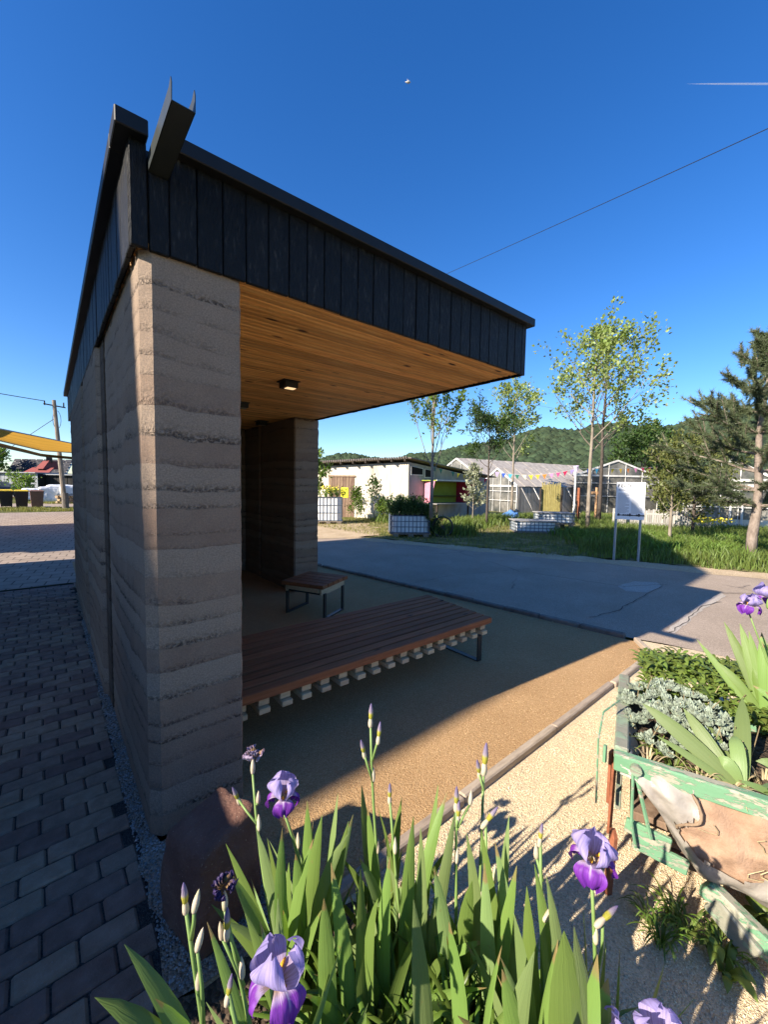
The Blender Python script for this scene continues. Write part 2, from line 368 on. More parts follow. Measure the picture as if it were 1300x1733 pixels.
M['poly_roof'] = mat('weathered_polycarbonate', [(.28, .24, .20), (.38, .335, .285), (.46, .41, .35)], .6, 2.5, (1, 1, 1), isl=.2, spec=.4)
M['white_paint'] = mat('white_painted_frame', [(.40, .38, .34), (.60, .585, .55), (.70, .69, .66)], .65, 2.5)
M['glass'] = None
def glass():
    g = N('greenhouse_glass'); P = g.n('NewGeometry').outputs['Position']
    c = g.ramp(g.noise(P, .9, 5, .65), [(.32, (.04, .045, .04)), (.5, (.13, .125, .11)), (.72, (.30, .28, .24))])
    return g.done(g.pbsdf(c, g.ramp(g.noise(P, 2.5, 4), [(.35, .08), (.65, .5)]), .6))
M['glass'] = glass()
M['plastic_white'] = mat('white_tank_plastic', [(.62, .63, .62), (.76, .77, .76)], .5, 4, spec=.4)
M['cage'] = mat('galvanised_cage_shade_tint', [(.10, .13, .17), (.16, .20, .25)], .45, 8, metal=.4)  # blue cast of the shade put into the steel colour
M['pallet'] = mat('pallet_wood', [(.16, .13, .10), (.25, .21, .17)], .9, 8, rnd=.2)
M['green_paint'] = None
def flaky(name, paint, wood, thr=.52):
    g = N(name); v = g.coord((1, 1, 1), True)
    m1 = g.n('Mapping'); m1.inputs['Rotation'].default_value = (0, 0, R(71)); g.l(v, m1.inputs[0]); m2 = g.n('Mapping'); m2.inputs['Scale'].default_value = (.28, 1, 1); g.l(m1.outputs[0], m2.inputs[0])
    f = g.math('ADD', g.math('MULTIPLY', g.noise(m2.outputs[0], 34, 8, .7, .2), .7), g.math('MULTIPLY', g.noise(v, 5, 2), .3)); k = g.ramp(f, [(thr, 0.), (thr+.03, 1.)])
    p2 = g.mix(g.noise(m2.outputs[0], 15, 6, .7), paint, tuple(min(1, a*1.6+.06) for a in paint))
    w2 = g.mix(g.noise(g.coord((40, 40, 40), True), 1.5, 4), wood, tuple(a*.6 for a in wood))
    c = g.mix(k, p2, w2)
    return g.done(g.pbsdf(c, .62, .35, 0, g.bump(g.math('ADD', g.math('MULTIPLY', k, -1.), g.math('MULTIPLY', g.noise(v, 90, 3), .3)), .6, .003)))
M['green_paint'] = flaky('flaking_green_paint', (.085, .195, .10), (.42, .40, .30), .505)
M['green_worn'] = flaky('worn_grey_green_paint', (.16, .21, .135), (.30, .29, .22), .47)
M['rust'] = mat('rusty_iron', [(.14, .045, .022), (.25, .085, .04), (.33, .13, .07)], .85, 20, bump=.7, bscale=90, bdist=.004)
def film():
    g = N('milky_plastic_film'); v = g.coord((1, 1, 1), True)
    c = g.ramp(g.noise(v, 6, 5, .6, .8), [(.3, (.33, .29, .25)), (.6, (.52, .48, .42)), (.8, (.62, .58, .52))])
    b = g.pbsdf(c, .32, .5, 0, g.bump(g.noise(v, 16, 5, .6, 1.2), .5, .01))
    t = g.n('BsdfTranslucent'); g.l(c, t.inputs[0]); m = g.n('MixShader'); m.inputs[0].default_value = .3
    g.l(b, m.inputs[1]); g.l(t.outputs[0], m.inputs[2]); return g.done(m.outputs[0])
M['film'] = film()
M['bark'] = mat('smooth_bark', [(.14, .115, .085), (.24, .20, .155), (.33, .285, .225)], .9, 6, (1, 1, .4), bump=.5, bscale=30)
M['bark_dark'] = mat('dark_bark', [(.055, .042, .034), (.10, .08, .065)], .9, 6, bump=.5)
M['bark_pine'] = mat('pine_bark', [(.13, .10, .08), (.24, .19, .155), (.34, .28, .235)], .95, 8, (1, 1, .5), bump=.9, bscale=18, bdist=.02)
M['leaf_light'] = leafmat('poplar_leaf', (.20, .26, .06), (.30, .36, .11), .4, .42)
M['leaf_spring'] = leafmat('spring_leaf', (.13, .21, .035), (.20, .28, .06), .45)
M['leaf_dark'] = leafmat('rowan_leaf', (.045, .085, .02), (.07, .12, .028), .35)
M['leaf_olive'] = leafmat('olive_shrub_leaf', (.10, .12, .03), (.18, .19, .06), .35)
M['leaf_silver'] = leafmat('silvery_leaf', (.24, .26, .17), (.33, .34, .24), .3)
M['needle'] = leafmat('pine_needle', (.06, .085, .036), (.14, .165, .085), .15, .5)
M['grass'] = leafmat('meadow_grass', (.11, .165, .03), (.19, .235, .06), .4, .5, 2.)
M['grass_dry'] = leafmat('lawn_grass', (.18, .19, .045), (.30, .27, .10), .4, .5, 2.)
M['straw'] = leafmat('dry_straw', (.36, .28, .15), (.48, .39, .23), .25)
M['iris_leaf'] = leafmat('iris_leaf', (.125, .21, .042), (.185, .275, .07), .32, .42, 5., False, 14., .4)
M['iris_leaf_grey'] = leafmat('glaucous_iris_leaf', (.16, .245, .08), (.225, .305, .12), .30, .45, 5., False, 14., .4)
M['blade'] = leafmat('daylily_blade', (.085, .155, .02), (.14, .22, .035), .35, .4, 6.)
M['cover'] = leafmat('ground_cover_leaf', (.12, .18, .03), (.19, .245, .055), .35, .45, 9.)
M['sedum'] = leafmat('glaucous_rosette_leaf', (.20, .245, .18), (.29, .33, .25), .12, .55, 12.)
M['stem'] = mat('iris_stem', [(.14, .23, .06), (.20, .29, .09)], .5, 12, spec=.35)
M['sheath'] = mat('papery_sheath', [(.38, .30, .20), (.50, .42, .31), (.34, .35, .16)], .7, 30)
def petal(name, stops, trans=.3, streak=None):
    g = N(name); uv = g.n('TexCoord').outputs['UV']; sp = g.n('SeparateXYZ'); g.l(uv, sp.inputs[0])
    mp = g.n('Mapping'); mp.inputs['Scale'].default_value = (26, 2.2, 1); g.l(uv, mp.inputs[0])
    nz = g.noise(mp.outputs[0], 1., 4); t = g.math('ADD', sp.outputs[1], g.math('MULTIPLY_ADD', nz, .30, -.15))
    c = g.ramp(t, stops)
    c = g.mix(1., c, g.ramp(nz, [(.35, .68), (.55, 1.), (.7, 1.12)]), 'MULTIPLY')
    if streak: 
        d = g.math('ABSOLUTE', g.math('SUBTRACT', sp.outputs[0], .5)); k = g.math('MULTIPLY', g.ramp(d, [(.0, 1.), (.05, 0.)]), g.ramp(sp.outputs[1], [(.3, .9), (.8, .0)]))
        c = g.mix(k, c, streak)
    b = g.pbsdf(c, .5, .3, 0, g.bump(nz, .8, .0016)); tr = g.n('BsdfTranslucent'); g.l(c, tr.inputs[0])
    m = g.n('MixShader'); m.inputs[0].default_value = trans; g.l(b, m.inputs[1]); g.l(tr.outputs[0], m.inputs[2]); return g.done(m.outputs[0])
M['fall'] = petal('iris_fall_petal', [(0., (.60, .42, .18)), (.12, (.62, .45, .35)), (.30, (.62, .48, .70)), (.44, (.23, .05, .40)), (1., (.15, .025, .33))], .32, (.75, .68, .80))
M['standard'] = petal('iris_standard_petal', [(0., (.46, .28, .16)), (.15, (.50, .38, .52)), (.4, (.46, .38, .66)), (1., (.40, .33, .64))], .42)
M['wilted'] = petal('wilted_petal', [(0., (.40, .24, .06)), (.3, (.30, .20, .28)), (.7, (.34, .27, .38)), (1., (.42, .36, .42))], .25)
M['wilt_dark'] = petal('shrivelled_petal', [(0., (.30, .18, .05)), (.3, (.05, .03, .10)), (1., (.045, .03, .12))], .15)
M['beard'] = mat('iris_beard', [(.72, .34, .02), (.80, .45, .04)], .8, 60, bump=.5, bscale=300)
M['bud'] = petal('iris_bud_petal', [(0., (.42, .40, .05)), (.38, (.46, .42, .06)), (.5, (.36, .30, .36)), (1., (.15, .11, .26))], .2)
# ================================================================ SETTING
def sheet(name, pts, z, mt, wob=0.0, step=.25, label=None):
    P = []
    rs = np.random.RandomState(len(name)*13+int(abs(z)*1000))
    for i in range(len(pts)):
        a = np.array(pts[i], float); b = np.array(pts[(i+1) % len(pts)], float); L = np.linalg.norm(b-a)
        n = max(1, min(160, int(L/step))) if wob else 1
        nrm = np.array((-(b-a)[1], (b-a)[0]))/max(L, 1e-6)
        for k in range(n):
            P.append(a+(b-a)*k/n+(nrm*rs.normal(0, wob) if k else 0))
    bm = bmesh.new(); vs = [bm.verts.new((p[0], p[1], z)) for p in P]; f = bm.faces.new(vs)
    if f.normal.z < 0: f.normal_flip()
    bmesh.ops.triangulate(bm, faces=bm.faces[:]); me = bpy.data.meshes.new(name); bm.to_mesh(me); bm.free(); me.materials.append(mt)
    for p in me.polygons: pass
    return link(name, me, kind='structure')
n = 64
sheet('ground', [(3500*math.cos(2*math.pi*i/n), 3500*math.sin(2*math.pi*i/n)) for i in range(n)], -.03, M['meadow'])
ROAD_NEAR = [(2.2, 18), (3.1, 10), (4.06, 5.1), (4.84, -.42), (5.0, -.95), (5.6, -4), (7, -12), (9, -30)]
ROAD_FAR = [(16, -30), (13, -12), (11.4, -4), (10.47, -.43), (9.55, 2.1), (8.14, 5.74), (6.9, 8.9), (5.6, 12), (4.4, 18)]
sheet('road', ROAD_NEAR+ROAD_FAR, .0, M['asphalt'], .02)
sheet('road_shoulder', [(16.6, -30), (13.6, -12), (12.0, -4), (11.1, -.43), (10.15, 2.3), (8.6, 5.95), (7.2, 9.1), (6.7, 8.85), (7.95, 5.65), (9.4, 2.0), (10.35, -.43), (11.3, -4), (12.9, -12), (15.8, -30)], .004, M['sand'], .07, .3)
pm_ = M['asphalt'].copy(); pm_.name = 'repair_asphalt'
for nd in pm_.node_tree.nodes:
    if nd.type == 'VALTORGB' and abs(nd.color_ramp.elements[0].color[0]-.30) < .01:
        nd.color_ramp.elements[0].color = (.36, .31, .255, 1); nd.color_ramp.elements[1].color = (.44, .385, .325, 1)
gpt = lambda L: [gp(u, v)[:2] for u, v in L]
sheet('road_patch', gpt([(1046, 992), (1075, 984), (1112, 986), (1122, 993), (1098, 1003), (1060, 1001)]), .004, pm_, .012, .1)
sheet('road_patch', gpt([(1128, 1069), (1150, 1052), (1185, 1022), (1222, 1004), (1230, 1009), (1190, 1032), (1162, 1058), (1142, 1073)]), .004, pm_, .012, .1)
M['tar'] = mat('tar_seam', [(.045, .04, .036), (.07, .06, .052)], .8, 9)
def seam(L, w=.012):
    P = [np.array(p) for p in gpt(L)]; rs2 = np.random.RandomState(len(L)*7); Q = []
    for a, c in zip(P[:-1], P[1:]):
        n2 = max(2, int(np.linalg.norm(c-a)/.12)); Q += [a+(c-a)*k/n2+rs2.normal(0, .012, 2) for k in range(n2)]
    Q.append(P[-1]); V = []; F = []
    for i, q in enumerate(Q):
        d = Q[min(i+1, len(Q)-1)]-Q[max(i-1, 0)]; d = np.array((-d[1], d[0]))/np.linalg.norm(d)*w*rs2.uniform(.25, .7); V += [(*(q-d), .0065), (*(q+d), .0065)]
    F = [(2*i, 2*i+2, 2*i+3, 2*i+1) for i in range(len(Q)-1)]; link('road_crack', fastmesh('road_crack', V, F, M['tar']), kind='structure')
seam([(1000, 1046), (1040, 1035), (1085, 1012), (1122, 992)]); seam([(1136, 1072), (1160, 1052), (1190, 1026), (1222, 1019)]); seam([(1222, 1004), (1260, 1004), (1300, 1007)]); seam([(640, 1000), (760, 975), (900, 962), (1010, 968)], .008)
sheet('sandy_drive', [(6.2, 8.9), (7.4, 8.55), (8.3, 8.6), (9.3, 9.9), (10.6, 12.2), (9.4, 14.0), (4.5, 15), (4.8, 11)], .008, M['sand'], .12, .4)
sheet('lawn', [(8.75, 6.0), (10.2, 2.4), (11.2, -.4), (12.2, -4), (14, -12), (40, -14), (46, 24), (16, 22), (9.0, 14.6), (10.2, 12.2), (9.0, 9.9), (8.2, 8.5), (7.6, 8.4)], .002, M['verge'], .08, .4)
sheet('gravel_forecourt', [(-.07, -.79), (4.43, -.735), (4.83, -.47), (5.0, -.95), (5.6, -4), (6.2, -8), (-3, -8), (-3, -3.0), (-.25, -2.6), (-.1, -1.6)], -.002, M['light_gravel'])
sheet('seating_gravel', [(.0, -.755), (4.40, -.705), (4.74, -.45), (3.98, 5.1), (3.2, 8.5), (.0, 8.5)], .003, M['seat_gravel'])
sheet('planting_soil', [(-.12, -.70), (.45, -.80), (.78, -1.0), (.88, -1.45), (.80, -1.95), (.95, -2.4), (.9, -3.0), (-.2, -2.8), (-.15, -1.5)], .012, M['soil'], .03, .12)
path = sheet('path', [(-4.2, -5), (-.25, -2.6), (-.08, -1.4), (-.07, -.8), (.02, -.6), (.02, 6.35), (-4.2, 6.35)], -.012, M['joint'])
sheet('chippings_strip', [(-.064, -.72), (.34, -.74), (.46, -.03), (.03, -.03), (.03, 6.3), (-.064, 6.3)], .007, M['rubble'], .012, .1)
sheet('yard', [(-14, 6.36), (2.9, 6.36), (2.4, 25.2), (-14, 26.2)], .0, M['farpave'])
sheet('back_lane', [(-40, 31.5), (40, 29.2), (40, 34), (-40, 37)], .0, M['asphalt'], .05, 1)

# ---- pavers of the path: 10 x 20 cm concrete blocks in running bond, turned 20 degrees
PA = R(1.0); e1 = np.array((math.cos(PA), math.sin(PA))); e2 = np.array((-math.sin(PA), math.cos(PA)))
pav = []
for j in range(-60, 80):
    for i in range(-30, 16):
        c = np.array((-.3, .0))+e1*((i+.5*(j % 2))*.189+.012*math.sin(j*7.3))+e2*j*.1125
        if not (-3.2 < c[0] and -3.0 < c[1] < 6.28): continue
        lim = -.062 if c[1] > -.62 else -.075
        hw = .5*.185*e1[0]
        if c[0]-hw > lim-.03: continue
        cut = 0.0
        if c[0]+hw > lim: cut = (c[0]+hw-lim)/e1[0]           # sawn short against the wall strip
        if cut > .13: continue
        u, v, d = px((c[0], c[1], 0)); vis = d > .3 and -90 < u < 560 and v < 1850
        pav.append((d if vis else 1e3+abs(c[0]+.3), c, cut, vis))
pav.sort(key=lambda t: t[0])
pm = [MB().cbox((0, 0, -.02), (.0915, .0535, .02), .011).mesh('paver', M['paver']) for _ in range(3)]
far = MB(); rs = np.random.RandomState(3)
for k, (d, c, cut, vis) in enumerate(pav):
    z = rs.uniform(-.003, .004); rr = PA+rs.normal(0, .012)
    if k < 300 and vis:
        if cut > 0:
            me = MB().cbox((0, 0, -.02), (.0915-cut/2, .0535, .02), .011).mesh('paver', M['paver'])
        else: me = pm[k % 3]
        o = link('paver', me, path, (c[0]-e1[0]*cut/2, c[1]-e1[1]*cut/2, z)); o.rotation_euler = (rs.normal(0, .014), rs.normal(0, .014), rr)
    elif c[0] > -1.7:
        far.cbox((c[0]-e1[0]*cut/2, c[1]-e1[1]*cut/2, z-.02), (.0915-cut/2, .0535, .02), .011, rotz(rr))
far.build('outer_pavers', M['paver_isl'], path, kind='stuff')

# ---- loose stones lying on the two gravels and in the chippings strip
def pebbles(name, n, area, zz, size, mt, seed):
    r = np.random.RandomState(seed); ps = []
    while len(ps) < n:
        x = r.uniform(area[0], area[1]); y = r.uniform(area[2], area[3])
        if area[4](x, y): ps.append((x, y))
    ps = np.array(ps); s = r.uniform(*size, n)
    d = np.array(((1, 0, 0), (-1, 0, 0), (0, 1, 0), (0, -1, 0), (0, 0, .75), (0, 0, -.6)), float)
    f = np.array(((0, 2, 4), (2, 1, 4), (1, 3, 4), (3, 0, 4), (2, 0, 5), (1, 2, 5), (3, 1, 5), (0, 3, 5)))
    a = r.uniform(0, 6.28, n); ca, sa = np.cos(a), np.sin(a)
    D = d[None]*(1+r.uniform(-.35, .35, (n, 6, 1)))*s[:, None, None]
    V = np.stack((D[..., 0]*ca[:, None]-D[..., 1]*sa[:, None]*.8, D[..., 0]*sa[:, None]+D[..., 1]*ca[:, None]*.8, D[..., 2]), -1)
    V[..., 0] += ps[:, 0:1]; V[..., 1] += ps[:, 1:2]; V[..., 2] += zz+s[:, None]*.25
    F = (f[None]+(np.arange(n)*6)[:, None, None]).reshape(-1, 3)
    o = link(name, fastmesh(name, V.reshape(-1, 3), F, mt, True)); o['kind'] = 'stuff'; return o
M['peb_o'] = mat('ochre_stone', [(.36, .21, .10), (.52, .34, .18), (.62, .46, .28)], .9, 9, isl=.3)
M['peb_l'] = mat('limestone_chip', [(.55, .43, .27), (.66, .53, .35), (.74, .63, .45)], .9, 9, isl=.25)
M['peb_g'] = mat('grey_chip', [(.13, .125, .12), (.24, .23, .22), (.36, .34, .32)], .9, 9, isl=.3)
pebbles('ochre_gravel_stones', 16000, (.45, 4.7, -.70, 1.6, lambda x, y: True), .003, (.0015, .0042), M['peb_o'], 1)
pebbles('pale_gravel_stones', 52000, (.6, 4.6, -2.6, -.80, lambda x, y: True), -.002, (.0018, .0055), M['peb_l'], 2)
pebbles('grey_chippings', 6500, (-.066, .42, -.70, 4.0, lambda x, y: x < .02 or (y < -.03 and x < .36)), .004, (.003, .009), M['peb_g'], 3)
pebbles('soil_crumbs', 5000, (-.1, 1.8, -2.6, -.9, lambda x, y: x < (.40-.55*(y+.9) if y > -1.5 else .75)), .012, (.003, .010), M['soil'], 4)

# ---- kerb along the road, edging boards in front of the seating gravel
kn = [np.array((3.20, 8.6)), np.array((4.02, 5.1)), np.array((4.80, -.40))]
tot = 0
def run(p, q, L, fn):
    d = q-p; n = int(np.linalg.norm(d)/L); d = d/np.linalg.norm(d)
    for i in range(n): fn(p+d*L*(i+.5), math.atan2(d[1], d[0]), L)
kme = MB().cbox((0, 0, 0), (.247, .045, .09), .012).mesh('kerb_stone', M['kerb'])
def put_kerb(c, a, L):
    o = link('kerb_stone', kme, None, (c[0], c[1], -.045+rs.normal(0, .003))); o.rotation_euler = (0, 0, a+rs.normal(0, .006)); o.parent = kerb
kerb = link('kerb', MB().beam((3.2, 8.6, -.12), (4.8, -.4, -.12), .06, .06).mesh('kerb', M['kerb']), kind='structure')
run(kn[1], kn[2], .5, put_kerb); run(kn[0], kn[1], .5, put_kerb)
edg = link('edging', MB().beam((-.05, -.775, -.1), (4.43, -.72, -.1), .03, .05).mesh('edging', M['edging']), kind='structure')
pts = [np.array((.33, -.770)), np.array((4.44, -.722))]
eme = [MB().cbox((0, 0, 0), (.51, .026, .055), .008).mesh('edging_board', M['edging']) for _ in range(2)]
for i in range(4):
    c = pts[0]+(pts[1]-pts[0])*(i+.5)/4; o = link('edging_board', eme[i % 2], edg, (c[0], c[1]+rs.normal(0, .003), -.012+rs.normal(0, .004))); o.rotation_euler = (0, 0, .0117+rs.normal(0, .006))
c = (pts[1]+np.array((4.78, -.46)))/2; o = link('edging_board', MB().cbox((0, 0, 0), (.21, .026, .055), .008).mesh('edging_board', M['edging']), edg, (c[0], c[1], -.012)); o.rotation_euler = (0, 0, math.atan2(.262, .34))

# ================================================================ PAVILION
PAV = thing('pavilion', 'rammed earth shelter under a flat roof with charred black timber fascia', 'shelter', (0, 0, 0))
def vnoise(x, y, z, s):
    return (np.sin(x*1.7*s+y*2.3*s+1.3)*np.cos(z*1.9*s-y*1.1*s)+np.sin(z*3.1*s+x*2.9*s+.7)*np.cos(y*3.7*s+z*.8*s))*.5
def earth_wall(name, x0, x1, y0, y1, z1, mt, amp, ch=.045, dz=.016, ds=.03):
    c = [(x0+ch, y0), (x1-ch*.25, y0), (x1, y0+ch*.25), (x1, y1-ch), (x1-ch, y1), (x0+ch, y1), (x0, y1-ch), (x0, y0+ch)]
    P = []; Nn = []
    for i in range(len(c)):
        a = np.array(c[i]); b = np.array(c[(i+1) % len(c)]); L = np.linalg.norm(b-a); k = max(1, int(L/ds)); nn = np.array(((b-a)[1], -(b-a)[0]))/L
        for j in range(k):
            m = nn
            if j == 0:
                p = np.array(c[i-1]); q = np.array(((a-p)[1], -(a-p)[0])); q = q/np.linalg.norm(q); m = (nn+q)/np.linalg.norm(nn+q)
            P.append(a+(b-a)*j/k); Nn.append(m)
    P = np.array(P); Nn = np.array(Nn); zs = np.arange(0, z1+dz*.5, dz); zs[-1] = z1
    X = np.repeat(P[None, :, 0], len(zs), 0); Y = np.repeat(P[None, :, 1], len(zs), 0); Z = np.repeat(zs[:, None], len(P), 1)
    zl = (Z+.045*vnoise(X, Y, Z*.35, 1.4))/.15; lay = np.floor(zl); fr = zl-lay
    rr = (np.sin(lay*12.9898+4.1)*43758.5453) % 1
    prof = np.sqrt(np.clip(np.sin(np.pi*np.clip(fr, 0, 1)), 0, 1))*.7+fr*.3
    d = amp*(prof-.6)+amp*.8*(rr-.5)+.0016*vnoise(X, Y, Z, 9)+.0018*vnoise(X+3, Y, Z, 31)
    rg = np.random.RandomState(11); d += rg.normal(0, .0006, d.shape)+(fr < .22)*rg.normal(0, .0004+amp*.12, d.shape)
    X = X+Nn[None, :, 0]*d; Y = Y+Nn[None, :, 1]*d
    V = np.stack((X, Y, Z), -1).reshape(-1, 3); m = len(P); i, j = np.meshgrid(np.arange(len(zs)-1), np.arange(m), indexing='ij')
    F = np.stack((i*m+j, i*m+(j+1) % m, (i+1)*m+(j+1) % m, (i+1)*m+j), -1).reshape(-1, 4)
    me = fastmesh(name, V, F, mt, True); me.set_sharp_from_angle(angle=R(28)); return link(name, me, PAV)
H1 = 2.733
earth_wall('earth_pier', 0, .44, 0, 1.48, H1, M['earth'], .0004)['label'] = 'front rammed earth pier with lit chamfered corner'
earth_wall('earth_wall', -.035, .42, 1.68, 3.18, H1, M['earth'], .002, .06, .03, .06)
earth_wall('earth_wall', -.04, .42, 3.34, 6.05, H1, M['earth'], .003, .06, .03, .08)
earth_wall('earth_pier', 2.61, 3.03, 3.65, 4.93, H1, M['earth'], .010, .02, .02, .04)['label'] = 'rear rammed earth pier with bulging layers'
earth_wall('earth_wall', 2.62, 3.03, 5.03, 6.05, H1, M['earth'], .014, .02, .03, .06)
earth_wall('earth_wall', .44, 2.60, 5.66, 6.04, H1, M['earth'], .014, .02, .03, .08)
b = MB(); b.box(-.006, .36, 1.475, 1.72, .0, H1)  # dark fillers stand in for the shade in the slots between wall panels
b.build('dark_slot_filler', M['earth_slot_shade'], PAV); b = MB(); b.box(-.012, .36, 3.17, 3.38, 0, H1); b.build('dark_slot_filler', M['earth_slot_shade'], PAV); b = MB(); b.box(2.7, 2.95, 4.9, 5.06, 0, H1); b.build('dark_slot_filler', M['dark_wood'], PAV)

b = MB(); b.box(.0, 2.965, .015, 6.86, 2.765, 3.04); b.box(.118, 2.94, .0, 6.82, 3.0405, 3.14); b.build('roof_deck', M['dark_wood'], PAV)
# ceiling boards, run along X
y = .004; ceil_me = MB().cbox((0, 0, 0), (1.485, .0243, .012), .006).mesh('ceiling_board', M['honey'])
while y < 6.84:
    link('ceiling_board', ceil_me, PAV, (1.482, y+.0265, 2.750+rs.uniform(-.0012, .0012))); y += .0575
# charred fascia boards
def fascia(p, q, out, skip=None, w=.122):
    p = np.array(p); q = np.array(q); L = np.linalg.norm(q-p); d = (q-p)/L; s = 0.0; a = math.atan2(d[1], d[0])
    while s < L-.01:
        ww = min(w*rs.uniform(.86, 1.1), L-s)
        if L-s-ww < .04: ww = L-s
        c = p+d*(s+ww/2); top = 3.15
        if skip and skip(c): top = 3.0445
        prof = _cb((ww/2-.0022, .011, (top-2.72)/2), .0035)
        b = MB(); b.add(prof, CB_F)
        o = link('fascia_board', b.mesh('fascia_board', M['char']), PAV, (c[0]+out[0]*rs.uniform(-.002, .003), c[1]+out[1]*rs.uniform(-.002, .003), (top+2.72)/2+rs.uniform(-.002, .0015)))
        o.rotation_euler = (0, 0, a); s += ww
YF, XL, XR, YB = -.012, -.027, 2.982, 6.89
# the three boards next to the spout notch come first
fascia((-.038, YF), (.032, YF), (0, -1), None, .036)
fascia((.034, YF), (.117, YF), (0, -1), lambda c: True, .083)
fascia((.1155, YF), (2.994, YF), (0, -1))
fascia((XL, .0005), (XL, 6.90), (-1, 0))
fascia((XR, .0005), (XR, 6.90), (1, 0)); fascia((-.015, YB), (2.97, YB), (0, 1))
b = MB(); zc0, zc1 = 3.146, 3.212; o_ = .052
b.box(-.038-o_, .030, -.024-o_, .10, zc0, zc1, .004)
b.box(.1165, 2.994+o_, -.024-o_, .08, zc0, zc1, .004)
b.box(-.038-o_, .07, .102, 6.90+o_, zc0+.0005, zc1-.0005, .004)
b.box(2.90, 2.994+o_, .082, 6.90+o_, zc0+.0005, zc1-.0005, .004); b.box(.072, 2.898, 6.80, 6.90+o_, zc0, zc1, .004)
b.build('roof_flashing', M['metal'], PAV)
# open sheet-metal spout through the notch
x0, x1, ya, yb, zb = .037, .114, .10, -.445, 3.045
b = MB(); b.box(x0, x1, yb, ya, zb, zb+.003)
for xx in (x0-.0015, x1-.0015):
    P = [(ya, zb), (yb, zb), (yb-.004, zb+.058), (yb+.006, zb+.082), (yb+.035, zb+.066), (ya, zb+.066)]
    V = [(xx, p[0], p[1]) for p in P]+[(xx+.003, p[0], p[1]) for p in P]; k = len(P)
    b.add(V, [tuple(range(k))[::-1], tuple(range(k, 2*k))]+[(i, (i+1) % k, k+(i+1) % k, k+i) for i in range(k)])
b.build('gutter_spout', M['spout'], PAV)

# ceiling lamps
def lens():
    g = N('lit_lamp_lens'); e = g.n('Emission'); e.inputs[0].default_value = (1., .66, .34, 1); e.inputs[1].default_value = .55; return g.done(e.outputs[0])
M['lens'] = lens(); M['lens_off'] = mat('unlit_lamp_lens', [(.25, .22, .18)], .4)
lamp_lab = ['square black ceiling lamp with glowing lens, nearest of the ceiling lamps', 'square black ceiling lamp half hidden behind the front pier', 'small dark ceiling lamp beside the rear pier']
for k, (x, y) in enumerate(((1.555, 1.725), (1.60, 3.15), (2.42, 4.45))):
    t = thing('ceiling_lamp', lamp_lab[k], 'lamp', (x, y, 2.739), 'ceiling lamps')
    b = MB(); b.cbox((x, y, 2.734), (.088, .088, .005), .002); b.cbox((x, y, 2.700), (.072, .072, .030), .006); b.build('lamp_housing', M['steel_black'], t)
    MB().cbox((x+.012, y-.012, 2.668), (.046, .036, .003), .001).build('lens', M['lens'] if k == 0 else M['lens_off'], t)

# ================================================================ BENCHES
t = thing('slatted_bench', 'long low reddish slatted bench with pale battens under it', 'bench', (1.8, .74, 0))
bx0, bx1, by0, by1 = .445, 3.02, .243, 1.235
pitch = (by1-by0)/10; me = MB().cbox((0, 0, 0), ((bx1-bx0)/2, pitch/2-.0085, .029), .005).mesh('seat_slat', M['stain'])
for i in range(10):
    o = link('seat_slat', me, t, ((bx0+bx1)/2-1.8+(i*.010)+rs.uniform(-.003, .003), by0+pitch*(i+.5)-.74, .401+rs.uniform(-.001, .001)))
m1 = MB().cbox((0, 0, 0), (.036, .46, .0285), .003).mesh('batten', M['rawwood']); m2 = MB().cbox((0, 0, 0), (.037, .470, .018), .003).mesh('batten', M['rawwood'])
for i in range(17):
    x = .53+i*.150
    link('batten', m1, t, (x-1.8+rs.uniform(-.003, .003), .75-.74, .3425)); link('batten', m2, t, (x-1.8+rs.uniform(-.004, .004)-.004, .730-.74+rs.uniform(-.004, .004), .291))
for x in (.455, 2.90):
    b = MB()
    for yy in (.30, 1.16): b.box(x-.03, x+.03, yy-.006, yy+.006, .0, .256, .001)
    b.box(x-.03, x+.03, .308, 1.152, .0, .012, .001); b.box(x-.03, x+.03, .308, 1.152, .245, .257, .001)
    b.build('leg_frame', M['steel_black'], t)

s1 = np.array((.885, .465)); s2 = np.array((-.42, .907)); Nn = np.array((2.245, 2.20))
t = thing('slatted_stool', 'small slatted seat on black steel frames by the rear pier', 'stool', (2.4, 2.62, 0))
def sp(a, c, z): return (Nn[0]+s1[0]*a+s2[0]*c, Nn[1]+s1[1]*a+s2[1]*c, z)
rz = math.atan2(s1[1], s1[0]); me = MB().cbox((0, 0, 0), (.061, .315, .024), .003).mesh('seat_slat', M['stain'])
for i in range(5):
    p = sp(.066+i*.134, .315, .428); o = link('seat_slat', me, t, (p[0]-2.4, p[1]-2.62, p[2])); o.rotation_euler = (0, 0, rz)
RZ = np.stack((np.append(s1, 0), np.append(s2, 0), (0, 0, 1)), 1)
for c in (.045, .585):
    MB().cbox(sp(.335, c, .358), (.30, .014, .044), .002, RZ).build('apron_board', M['rawwood'], t)
for a in (.05, .24, .43, .62): MB().cbox(sp(a, .315, .375), (.028, .245, .026), .002, RZ).build('batten', M['rawwood'], t)
for c in (.02, .61):
    b = MB()
    for a in (.10, .57): b.beam(sp(a, c, 0), sp(a, c, .335), .02, .05, np.append(s1, 0))
    b.beam(sp(.10, c, .011), sp(.57, c, .011), .05, .018); b.build('leg_frame', M['steel_black'], t)
b = MB()
for a in (.10, .57): b.beam(sp(a, .03, .322), sp(a, .60, .322), .05, .02)
b.build('side_rail', M['steel_black'], t)

